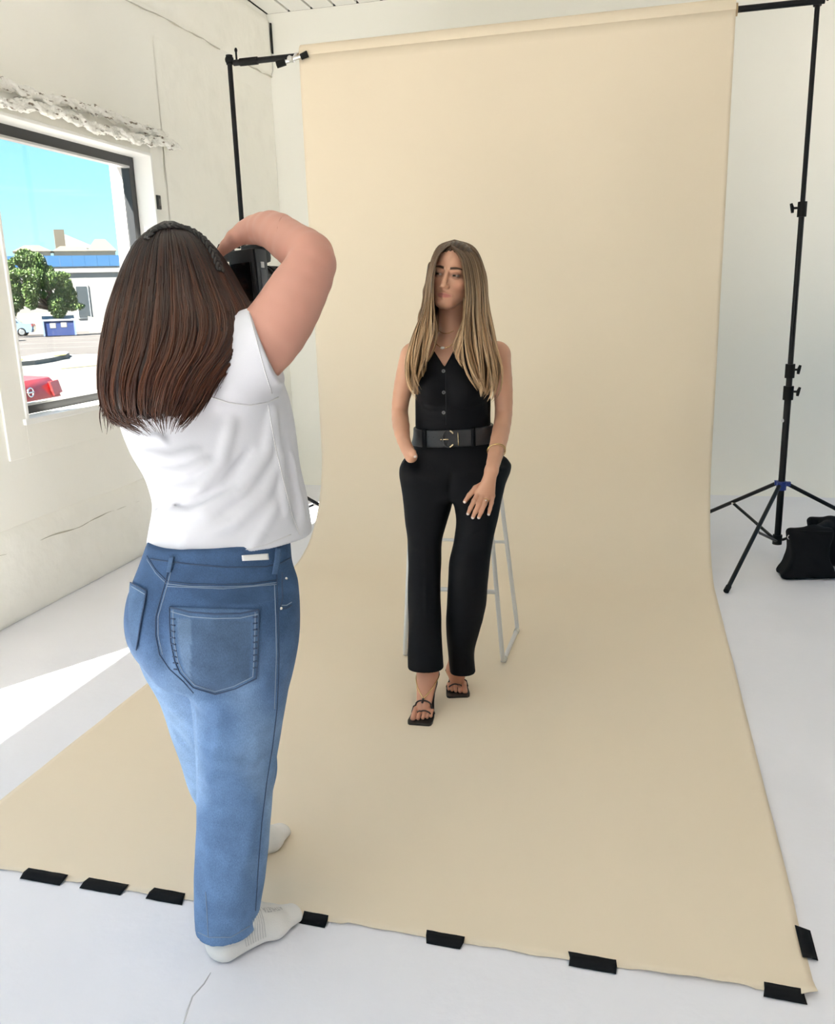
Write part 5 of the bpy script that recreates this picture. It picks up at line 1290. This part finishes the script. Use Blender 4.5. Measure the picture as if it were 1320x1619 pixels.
def pfoot(P, toe, d, L, off=0.):
    lb = far(toe-d*L/2, .2)
    if lb: return np.full(len(P), lb, f32)
    s = np.array([d[1], -d[0], 0]); toe = np.array([toe[0], toe[1], 0.]); heel = toe-d*(L-.03); ank = heel+d*.035+np.array([0, 0, .085]); up = np.array([0, 0, 1.])
    e = rc(P, heel+up*.033, ank+up*.03, .031+off, .036+off); e = su(e, rc(P, ank+up*.02, toe-d*.085+up*.032, .036+off, .027+off, (s, 1.35)), .03)
    e = su(e, rc(P, heel+up*.030, toe-d*.08+up*.022, .030+off, .023+off, (s, 1.5)), .02)
    e = su(e, rc(P, toe-d*.08+up*.024, toe-d*.018+up*.017, .024+off, .015+off, (s, 1.75)), .02)
    return np.maximum(e, f32(.0035)-P[:, 2])
FRT = AR_t; FLT = AL_t
def P_body(P):
    d = rc(P, U(318, 700, 1.99), U(318, 600, 1.96), .10, .105, (RP, 1.15)); d = su(d, rc(P, U(340, 890, 2.0), U(318, 700, 1.99), .092, .10, (RP, 1.1)), .04)
    d = su(d, rc(P, U(270, 570, 1.96), U(372, 560, 1.92), .050, .055), .04)
    d = su(d, limb(P, A_R, A_Rr, 16), .03); d = su(d, limb(P, A_L, A_Lr, 12), .03)
    d = su(d, rc(P, nkP, PF.w((0, -.02, -.06)), .052, .05), .03); d = su(d, PF.head(P), .012)
    d = su(d, hand_fn(P, A_R[-1], HR_), .014); d = su(d, hand_fn(P, A_L[-1], HL_), .014)
    for hip, kn, toe, dd in ((U(392, 940, 2.01), U(372, 1230, 1.99), FRT, dR), (U(275, 930, 2.05), U(365, 1200, 2.17), FLT, dL)):
        ank = np.array([toe[0], toe[1], 0])-dd*.195+np.array([0, 0, .11]); d = su(d, chain(P, [hip, kn, ank], [.066, .048, .033], .02), .03)
        d = su(d, pfoot(P, toe, dd, .238), .01)
    # forearm muscle and elbow point
    d = d-ridge(P, U(470, 368, 1.89), U(430, 352, 1.96), .02, .003)
    return d
hA = A_R[-1]; hB = CC
V, Q = multi_surf(P_body, ((-1.6, 1.3, 0), (-.45, 2.5, 1.75), .007),
    [((min(hA[0], hB[0])-.14, hA[1]-.12, hA[2]-.09), (max(hA[0], hB[0])+.10, hA[1]+.22, hA[2]+.08), .003), ((CC[0]-.1, CC[1]-.08, CC[2]-.16), (CC[0]+.14, CC[1]+.25, hA[2]-.091), .003),
     ((PF.o[0]-.12, PF.o[1]-.13, PF.o[2]-.12), (min(hA[0], hB[0])-.141, PF.o[1]+.14, PF.o[2]+.15), .004)])
Vf = V.astype(f32); tint = np.tile(np.array(SKP), (len(V), 1)); L = PF.loc(Vf); hm = (L[:, 2] > -.125) & (np.abs(L[:, 0]) < .1) & (np.abs(L[:, 1]) < .13)
tint[hm] = head_tint(L[hm].astype(float), SKP, (.50, .19, .17), (.04, .02, .012), (.30, .15, .11)); tint *= (.95+.07*sines(Vf, 33, 45.))[:, None]
el_ = np.exp(-(np.linalg.norm(V-A_R[3], axis=1)/.07)**2)[:, None]; tint = tint*(1-el_*.25)+np.array([.52, .20, .15])*el_*.25
pbody = fast_mesh('body', V, Q, m_skin, pw, True, tint); eyes(PF, pbody, (.08, .05, .03))
# --- jeans mesh: faded cloth, with light-dark contrast deepened in the tint for flat lighting
m_den = bpy.data.materials.new('blue_denim'); m_den.use_nodes = True; t = m_den.node_tree; b = t.nodes['Principled BSDF']; b.inputs['Roughness'].default_value = .85; b.inputs['Specular IOR Level'].default_value = .2
at_ = t.nodes.new('ShaderNodeAttribute'); at_.attribute_name = 'tint'; tcn = t.nodes.new('ShaderNodeTexCoord')
n1 = t.nodes.new('ShaderNodeTexNoise'); n1.inputs['Scale'].default_value = 600; mp1 = t.nodes.new('ShaderNodeMapping'); mp1.inputs['Scale'].default_value = (1, 1, .4); t.links.new(tcn.outputs['Object'], mp1.inputs[0]); t.links.new(mp1.outputs[0], n1.inputs['Vector'])
n2_ = t.nodes.new('ShaderNodeTexNoise'); n2_.inputs['Scale'].default_value = 22; n2_.inputs['Detail'].default_value = 6; t.links.new(tcn.outputs['Object'], n2_.inputs['Vector'])
r1 = t.nodes.new('ShaderNodeMapRange'); r1.inputs['From Min'].default_value = .3; r1.inputs['From Max'].default_value = .7; r1.inputs['To Min'].default_value = .84; r1.inputs['To Max'].default_value = 1.17; t.links.new(n1.outputs['Fac'], r1.inputs['Value'])
r2 = t.nodes.new('ShaderNodeMapRange'); r2.inputs['From Min'].default_value = .3; r2.inputs['From Max'].default_value = .7; r2.inputs['To Min'].default_value = .86; r2.inputs['To Max'].default_value = 1.14; t.links.new(n2_.outputs['Fac'], r2.inputs['Value'])
mm = t.nodes.new('ShaderNodeMath'); mm.operation = 'MULTIPLY'; t.links.new(r1.outputs[0], mm.inputs[0]); t.links.new(r2.outputs[0], mm.inputs[1])
vm = t.nodes.new('ShaderNodeVectorMath'); vm.operation = 'SCALE'; t.links.new(at_.outputs['Vector'], vm.inputs[0]); t.links.new(mm.outputs[0], vm.inputs['Scale']); t.links.new(vm.outputs[0], b.inputs['Base Color'])
bu = t.nodes.new('ShaderNodeBump'); bu.inputs['Strength'].default_value = .25; bu.inputs['Distance'].default_value = .001; t.links.new(n1.outputs['Fac'], bu.inputs['Height']); t.links.new(bu.outputs[0], b.inputs['Normal'])
V, Q = surf(P_jeans, (-1.6, 1.3, 0), (-.4, 2.5, 1.1), .006)
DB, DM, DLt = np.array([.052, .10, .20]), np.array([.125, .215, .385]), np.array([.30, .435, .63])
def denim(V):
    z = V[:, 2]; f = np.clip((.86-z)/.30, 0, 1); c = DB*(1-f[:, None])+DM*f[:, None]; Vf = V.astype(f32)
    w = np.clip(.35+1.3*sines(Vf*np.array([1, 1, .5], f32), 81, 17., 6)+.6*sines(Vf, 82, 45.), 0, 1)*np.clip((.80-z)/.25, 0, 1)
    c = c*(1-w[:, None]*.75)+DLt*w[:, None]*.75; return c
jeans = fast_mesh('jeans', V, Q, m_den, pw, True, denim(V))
m_th = mat('denim_seam', (.14, .22, .38), .8); m_th2 = mat('pale_stitching', (.24, .31, .42), .8); m_ths = mat('dark_navy_seam', (.045, .075, .14), .9)  # seam and thread colours: denim blue, pale and dark navy
def js(px, name='seam', m=None, r=.0016, off=.0006): return seam(P_jeans, px, name, m or m_th, jeans, r, off)
def dbl(px, g=4.): js(px, 'seam', m_ths, .0012); js([(x, y+g) for x, y in px], 'stitch_line', m_th2, .0009)
dbl([(264, 919), (300, 923), (353, 924), (400, 922), (437, 917)]); js([(264, 927), (353, 931), (437, 924)], 'stitch_line', m_th2, .0009)
dbl([(232, 879), (246, 901), (263, 918)], 5.)
js([(270, 886), (262, 918), (246, 975), (246, 1005), (252, 1035), (268, 1058), (290, 1078), (306, 1096)], 'seam', m_ths, .0014); js([(274, 888), (266, 920), (250, 975), (250, 1005), (257, 1035)], 'stitch_line', m_th2, .0010)
js([(437, 888), (438, 930), (440, 980), (441, 1035), (440, 1080), (438, 1121), (431, 1180), (422, 1235), (414, 1300), (409, 1360), (404, 1440)], 'side_seam', m_ths, .0012); js([(434, 925), (436, 980), (437, 1035), (434, 1121)], 'stitch_line', m_th2, .0009)
js([(329, 1482), (327, 1440), (325, 1410)], 'seam', m_th2, .0010); js([(313, 1474), (330, 1482), (365, 1482), (395, 1464)], 'hem_stitch', m_th2, .0011)
js([(446, 905), (446, 925), (447, 945), (443, 960)], 'seam', m_ths, .0016); js([(443, 962), (452, 962), (461, 957)], 'seam', m_ths, .0016); js([(444, 957), (453, 957), (461, 952)], 'stitch_line', m_th2, .0009)
js([(238, 884), (300, 892), (360, 897), (420, 896), (445, 890), (459, 882)], 'waistband_seam', m_ths, .0016)
# pockets
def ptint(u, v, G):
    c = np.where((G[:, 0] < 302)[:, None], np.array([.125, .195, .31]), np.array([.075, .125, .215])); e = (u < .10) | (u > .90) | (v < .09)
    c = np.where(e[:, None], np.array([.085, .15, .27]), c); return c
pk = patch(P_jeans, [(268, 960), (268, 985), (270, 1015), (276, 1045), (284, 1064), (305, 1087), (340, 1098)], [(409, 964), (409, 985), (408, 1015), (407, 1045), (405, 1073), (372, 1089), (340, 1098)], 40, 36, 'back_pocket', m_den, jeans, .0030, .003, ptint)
wj = lambda P: P_jeans(P)-.0042
def jp(px, m, r=.0011): return seam(wj, px, 'stitch_line', m, pk, r, .0008)
PO = [(268, 960), (268, 985), (270, 1015), (276, 1045), (284, 1064), (305, 1087), (340, 1098), (372, 1089), (405, 1073), (407, 1045), (408, 1015), (409, 985), (409, 964)]
jp(PO, m_ths, .0016); jp([(268, 960), (300, 968), (340, 971), (380, 970), (409, 964)], m_ths, .0018)
cen = np.array([338, 1025.]); PI = [tuple(cen+(np.array(q)-cen)*np.array([.92, .94])) for q in PO]; jp(PI, m_th2, .0010); jp([(270, 967), (300, 975), (340, 978), (380, 977), (408, 971)], m_th2, .0010)
for i in range(9):                                   # worn ladder marks down both pocket edges
    y = 978+i*10; jp([(270+max(0, (y-1010)*.10), y), (277+max(0, (y-1010)*.12), y+1)], m_ths, .0016); jp([(400, y-2), (407, y-3)], m_ths, .0018)
pk2 = patch(P_jeans, [(206, 921), (204, 950), (204, 985), (208, 1016), (214, 1028)], [(231, 934), (228, 955), (222, 985), (218, 1010), (215, 1028)], 14, 24, 'back_pocket', m_den, jeans, .0030, .003, lambda u, v, G: np.tile(np.array([.08, .14, .25]), (len(u), 1)))
seam(wj, [(206, 921), (231, 934), (228, 955), (222, 985), (218, 1010), (215, 1028)], 'stitch_line', m_ths, pk2, .0015, .0008); seam(wj, [(208, 927), (230, 940)], 'stitch_line', m_th2, pk2, .0010, .0008)
patch(P_jeans, [(436, 866), (434, 885), (430, 908)], [(444, 866), (443, 886), (438, 908)], 5, 12, 'belt_loop', m_den, jeans, .006, .003, lambda u, v, G: np.tile(np.array([.07, .125, .23]), (len(u), 1)))
patch(P_jeans, [(268, 880), (263, 905)], [(275, 880), (270, 905)], 5, 8, 'belt_loop', m_den, jeans, .006, .003, lambda u, v, G: np.tile(np.array([.07, .125, .23]), (len(u), 1)))
patch(P_jeans, [(382, 878), (383, 887)], [(424, 875), (425, 885)], 12, 4, 'label_tag', mat('white_label', (.80, .79, .77), .6), jeans, .0030, .0015)
p = trace(P_jeans, 452, 915, 1.3)[0]; MB().sphere(p, .0042, 10, 6).build('rivet', m_chrome, jeans); p = trace(P_jeans, 444, 962, 1.3)[0]; MB().sphere(p, .0042, 10, 6).build('rivet', m_chrome, jeans)
# --- shirt mesh
V, Q = surf(P_shirt, (-1.6, 1.3, .85), (-.4, 2.5, 1.55), .0048)
m_tee = mat('white_cotton', (.64, .64, .68), .8, bump=(500, .15, .001), sheen=.15)
tee = fast_mesh('t_shirt', V, Q, m_tee, pw)
m_ts = mat('shirt_seam', (.66, .65, .66), .9)
def ts(px, name='seam', r=.0013): return seam(P_shirt, px, name, m_ts, tee, r, .0004)
ts([(296, 597), (312, 614), (335, 628), (362, 637), (395, 641), (424, 636), (440, 628)], 'armhole_seam', .0016)
ts([(232, 871), (270, 875), (320, 876), (370, 873), (420, 862), (460, 845)], 'hem_stitch', .0010)
ts([(424, 640), (434, 700), (448, 760), (462, 815), (474, 846)], 'side_seam', .0013)
ts([(394, 496), (406, 540), (418, 585), (430, 622)], 'sleeve_hem', .0011)
# --- socks
m_sock = mat('off_white_sock_knit', (.76, .74, .71), .9, bump=(300, .4, .002)); m_rib = mat('grey_rib_knit', (.58, .57, .56), .9)
for toe, dd in ((FRT, dR), (FLT, dL)):
    sf = lambda P, toe=toe, dd=dd: np.maximum(pfoot(P, toe, dd, .238, .0035)-.0008*sines(P, 91, 90.), P[:, 2]-f32(.125))
    c = np.array(toe)-dd*.12; V, Q = surf(sf, (c[0]-.17, c[1]-.17, 0), (c[0]+.17, c[1]+.17, .15), .004); V[:, 2] = np.maximum(V[:, 2], .005); sk = fast_mesh('sock', V, Q, m_sock, pw)
    if toe is FRT:
        for i in range(9):
            k = .118+i*.0062; mid = np.array([toe[0], toe[1], 0])-dd*k; sv = np.array([dd[1], -dd[0], 0])
            arc = []
            for a in np.linspace(-1.15, 1.35, 14):
                q = mid+sv*math.sin(a)*.09+np.array([0, 0, .10*math.cos(a)+.01]); 
                for _ in range(14): q = q-(sf(q[None].astype(f32))[0]-.0006)*.7*unit(q-(mid+np.array([0, 0, .03])))
                arc.append(q)
            MB().tube(arc, .0010, 5).build('rib', m_rib, sk, smooth=True)
        # knitted word on the instep, read from the toe end
        fc = bpy.data.curves.new('word', 'FONT'); fc.body = 'ATHLETA'; fc.size = .0185; fc.align_x = 'CENTER'; fo = bpy.data.objects.new('word', fc); COL.objects.link(fo)
        bpy.context.view_layer.update(); me = bpy.data.meshes.new_from_object(fo.evaluated_get(bpy.context.evaluated_depsgraph_get())); bpy.data.objects.remove(fo)
        bm = bmesh.new(); bm.from_mesh(me); bmesh.ops.triangulate(bm, faces=bm.faces); bmesh.ops.subdivide_edges(bm, edges=bm.edges[:], cuts=2, use_grid_fill=True); bm.to_mesh(me); bm.free()
        n_ = len(me.vertices); co = np.zeros(n_*3); me.vertices.foreach_get('co', co); co = co.reshape(-1, 3)
        o0_ = trace(sf, 431, 1439, 1.3)[0]; ux = unit(trace(sf, 405, 1440, 1.3)[0]-trace(sf, 450, 1437, 1.3)[0]); uy = np.cross(np.array([0, 0, 1.]), ux); uy = -uy if uy@CU > 0 else uy
        W_ = (o0_+co[:, :1]*ux+(co[:, 1:2]-.006)*uy).astype(f32)
        for _ in range(8): e_ = sf(W_); W_[:, 2] -= (e_-f32(.0014))*f32(.8)
        me.vertices.foreach_set('co', W_.ravel()); me.update(); me.materials.append(mat('grey_knit_letters', (.42, .41, .41), .9)); wo_ = bpy.data.objects.new('sock_lettering', me); COL.objects.link(wo_); wpart(wo_, sk)
# --- hair
HB = Loft([s_(662, 222, 282, 1.775, .03), s_(645, 178, 305, 1.78, .045), s_(620, 162, 328, 1.785, .060), s_(590, 160, 350, 1.795, .075), s_(555, 163, 384, 1.82, .090), s_(520, 168, 400, 1.855, .105), s_(490, 174, 396, 1.895, .118), s_(460, 183, 380, 1.935, .124), s_(430, 193, 364, 1.955, .120), s_(405, 204, 347, 1.955, .110), s_(383, 217, 328, 1.955, .092), s_(368, 232, 308, 1.955, .068), s_(358, 246, 288, 1.955, .042), s_(352, 258, 275, 1.955, .018)], 2., RP)
HB.rnd = .004
def P_hair(P):
    d = HB(P)+.006
    # keep the face clear: hair is cut away in front of the ears
    L = PF.loc(P); keep = CB[0]; CB[0] = None
    d = ss(d, ell(L, (0, .155, -.05), (.085, .10, .13)), .02); CB[0] = keep
    ang = np.arctan2((P-HB.c.mean(0).astype(f32))@HB.Fd.astype(f32), (P-HB.c.mean(0).astype(f32))@RP.astype(f32))
    return d-.0045*np.sin(ang*26+sines(P, 95, 9.)*2.2)-.002*np.sin(ang*61+sines(P, 96, 16.)*2)
V, Q = surf(P_hair, (-1.6, 1.4, 1.0), (-.6, 2.3, 1.75), .006)
PH0, PH1, PH2 = np.array([.012, .006, .005]), np.array([.040, .014, .008]), np.array([.13, .046, .021])
tl = np.clip((1.50-V[:, 2])/.30, 0, 1)[:, None]; phair = fast_mesh('hair', V, Q, m_hair, pw, True, (PH0*(1-tl)+PH1*tl)*.7)
rg = np.random.default_rng(99); n, k = 2600, 30; t = np.linspace(0, 1, k)
zt, zbm = HB.z[-1], HB.z[0]; a0 = rg.random(n)*2*math.pi; clump = np.round(a0*9)/9
aa = a0[:, None]*(1-.5*t[None]**1.5)+clump[:, None]*.5*t[None]**1.5+np.sin(t[None]*6+clump[:, None]*3)*.05*t[None]+np.sin(t[None]*9+rg.random((n, 1))*6)*.03*t[None]
start = rg.random((n, 1))*.30*(rg.random((n, 1)) < .5); end = .80+.20*rg.random((n, 1))+.03*(rg.random((n, 1)) < .1); s = start+(end-start)*t[None]
# height by arc so that the crown is evenly covered
zz = zt-(zt-zbm)*(s**1.35); zz = np.maximum(zz, zbm+.002)
kk = .93+.075*rg.random((n, 1))+.012*np.sin(clump[:, None]*37+t[None]*8)*t[None]
P_ = HB.point(zz.ravel(), aa.ravel(), kk.ravel()).reshape(n, k, 3); fz = (zz < zbm+.02)
P_[..., 2] -= (rg.random((n, 1))*.035*t[None]**6)
fr_ = ((P_-PF.o)@PF.M.T); okk = ~(((fr_[..., 1] > .075) & (np.abs(fr_[..., 0]) < .075) & (fr_[..., 2] < .06)).any(1)); P_ = P_[okk]; n = len(P_)
h_ = rg.random((n, 1, 1)); hl = (np.sin(clump[okk]*23.)*.5+.5)[:, None, None]; tt = np.clip((t*1.35-.15), 0, 1)[None, :, None]
T_ = (PH0*(1-tt)+PH1*tt)*(1-hl*tt*.6)+PH2*hl*tt*.6; T_ = T_*(.6+.8*h_)
R_ = np.broadcast_to(.0021*(.6+.8*rg.random((n, 1)))*np.minimum(1, (1-t)*6+.15)[None], (n, k)).copy()
strands(P_, R_, np.broadcast_to(T_, P_.shape).copy(), 'hair_locks', m_hair, phair, 4)
# stray curled ends at the left
rg = np.random.default_rng(5); n, k = 70, 18; t = np.linspace(0, 1, k); P_ = []
for i in range(n):
    x0, y0 = 168+rg.random()*16, 545+rg.random()*40; dx = -12*rg.random(); ph = rg.random()*6; ln = 60+rg.random()*45; D_ = 1.785+.04*rg.random()
    P_.append([U(x0+dx*math.sin(q*1.6)+3.5*math.sin(q*7+ph)*q, y0+ln*q, D_) for q in t])
strands(np.array(P_), np.broadcast_to(.0014*np.minimum(1, (1-t)*4+.15)[None], (n, k)).copy(), np.tile(PH1*1.4, (n, 1)), 'stray_locks', m_hair, phair, 3)
# --- braided headband over the crown
m_hbd = mat('black_braid', (.020, .017, .015), .5); arc = lerp_path([(232, 372), (247, 358), (272, 353), (300, 359), (322, 375), (338, 398), (349, 424)], 60)
hs = lambda P: HB(P)
W_ = trace(hs, arc[:, 0]+0, arc[:, 1]+5, 1.3, sub=.004)
for j in range(3):
    pts = []
    for i in range(len(W_)):
        a = i*.62+j*2.094; tg = unit(W_[min(i+1, 59)]-W_[max(i-1, 0)]); nn = unit(W_[i]-PF.o); sd_ = np.cross(tg, nn); pts.append(W_[i]+sd_*math.sin(a)*.008+nn*(.001+.003*math.sin(2*a)))
    MB().tube(pts, .0042, 7).build('headband_strand', m_hbd, phair, smooth=True)

# ================================================================= the camera in her hands
cf = unit(FA+np.array([0, 0, -.03])); cu_ = unit(np.array([0, 0, 1.])-cf*(cf[2])+RB*-.06); cu_ = unit(cu_-cf*(cu_@cf)); cr_ = np.cross(cf, cu_)   # lens axis, long side (up), short side (to her right)
def CP(a, b, c): return CC+cr_*a+cu_*b+cf*c
cm = empty('camera', tuple(CC), 'black mirrorless camera turned upright in the hands of the photographer', 'camera')
m_cam = mat('black_camera_body', (.012, .012, .013), .5, bump=(260, .3, .002)); m_cam2 = mat('dark_grey_camera_plate', (.045, .046, .05), .45)
def cbox(lo, hi, name, m, parent=None, bev=.004):
    mb = MB().box(lo, hi, bev); mb.v = [tuple(CP(*v)) for v in mb.v]; return mb.build(name, m, parent or cm, ang=40)
body = cbox((-.040, -.075, -.026), (.040, .062, .026), 'body', m_cam, None, .009)
cbox((-.036, .030, .016), (.036, .078, .052), 'grip', m_cam, None, .012)
cbox((.0395, -.070, -.020), (.0435, .058, .020), 'base_plate', m_cam2, None, .0015)
cbox((-.030, -.060, -.031), (.032, .030, -.025), 'rear_screen', mat('black_screen', (.004, .004, .005), .12), None, .002)
hump = cbox((-.066, -.030, -.034), (-.038, .018, .020), 'viewfinder_hump', m_cam, None, .007)
cbox((-.070, -.020, -.050), (-.044, .010, -.032), 'eyecup', m_blkp, hump, .005)
cbox((.0432, -.030, -.010), (.0452, .012, .012), 'battery_door', mat('grey_door', (.09, .09, .095), .4), None, .001)
cbox((.0432, .016, -.006), (.0450, .030, .006), 'pale_label', mat('pale_sticker', (.6, .6, .6), .5), None, .0005)
for i, (b_, c_2, w_) in enumerate(((-.062, -.008, .004), (-.052, .004, .003), (-.046, -.010, .003), (-.040, .008, .0025))): cbox((.0432, b_-w_, c_2-w_), (.0448, b_+w_, c_2+w_), 'port_cover', m_cam, None, .0008)
def lens(z0, z1, r0, r1, name, m, parent=None, n=36):
    return MB().tube([CP(0, -.012, z0), CP(0, -.012, z1)], [r0, r1], n).build(name, m, parent or ln_, ang=40)
ln_ = MB().tube([CP(0, -.012, .022), CP(0, -.012, .05), CP(0, -.012, .052), CP(0, -.012, .125)], [.034, .034, .038, .0395], 40).build('lens', m_cam, cm, ang=40)
lens(.060, .085, .0405, .0405, 'zoom_ring', m_blkp); lens(.092, .108, .0408, .0408, 'focus_ring', m_blkp)
lens(.125, .165, .042, .048, 'lens_hood', m_cam)
sm = MB(); sp0 = CP(-.050, .060, -.020)
sm.tube([CP(.0, .066, -.024), CP(-.03, .074, -.030), CP(-.055, .078, -.030), CP(-.072, .060, -.028), CP(-.076, .030, -.020)], [.005, .006, .0065, .006, .005], 8, flat=.5); sm.build('strap', m_blkp, cm, smooth=True)
cbox((-.062, .040, -.020), (-.040, .072, .006), 'mode_dial', m_cam2, None, .005)
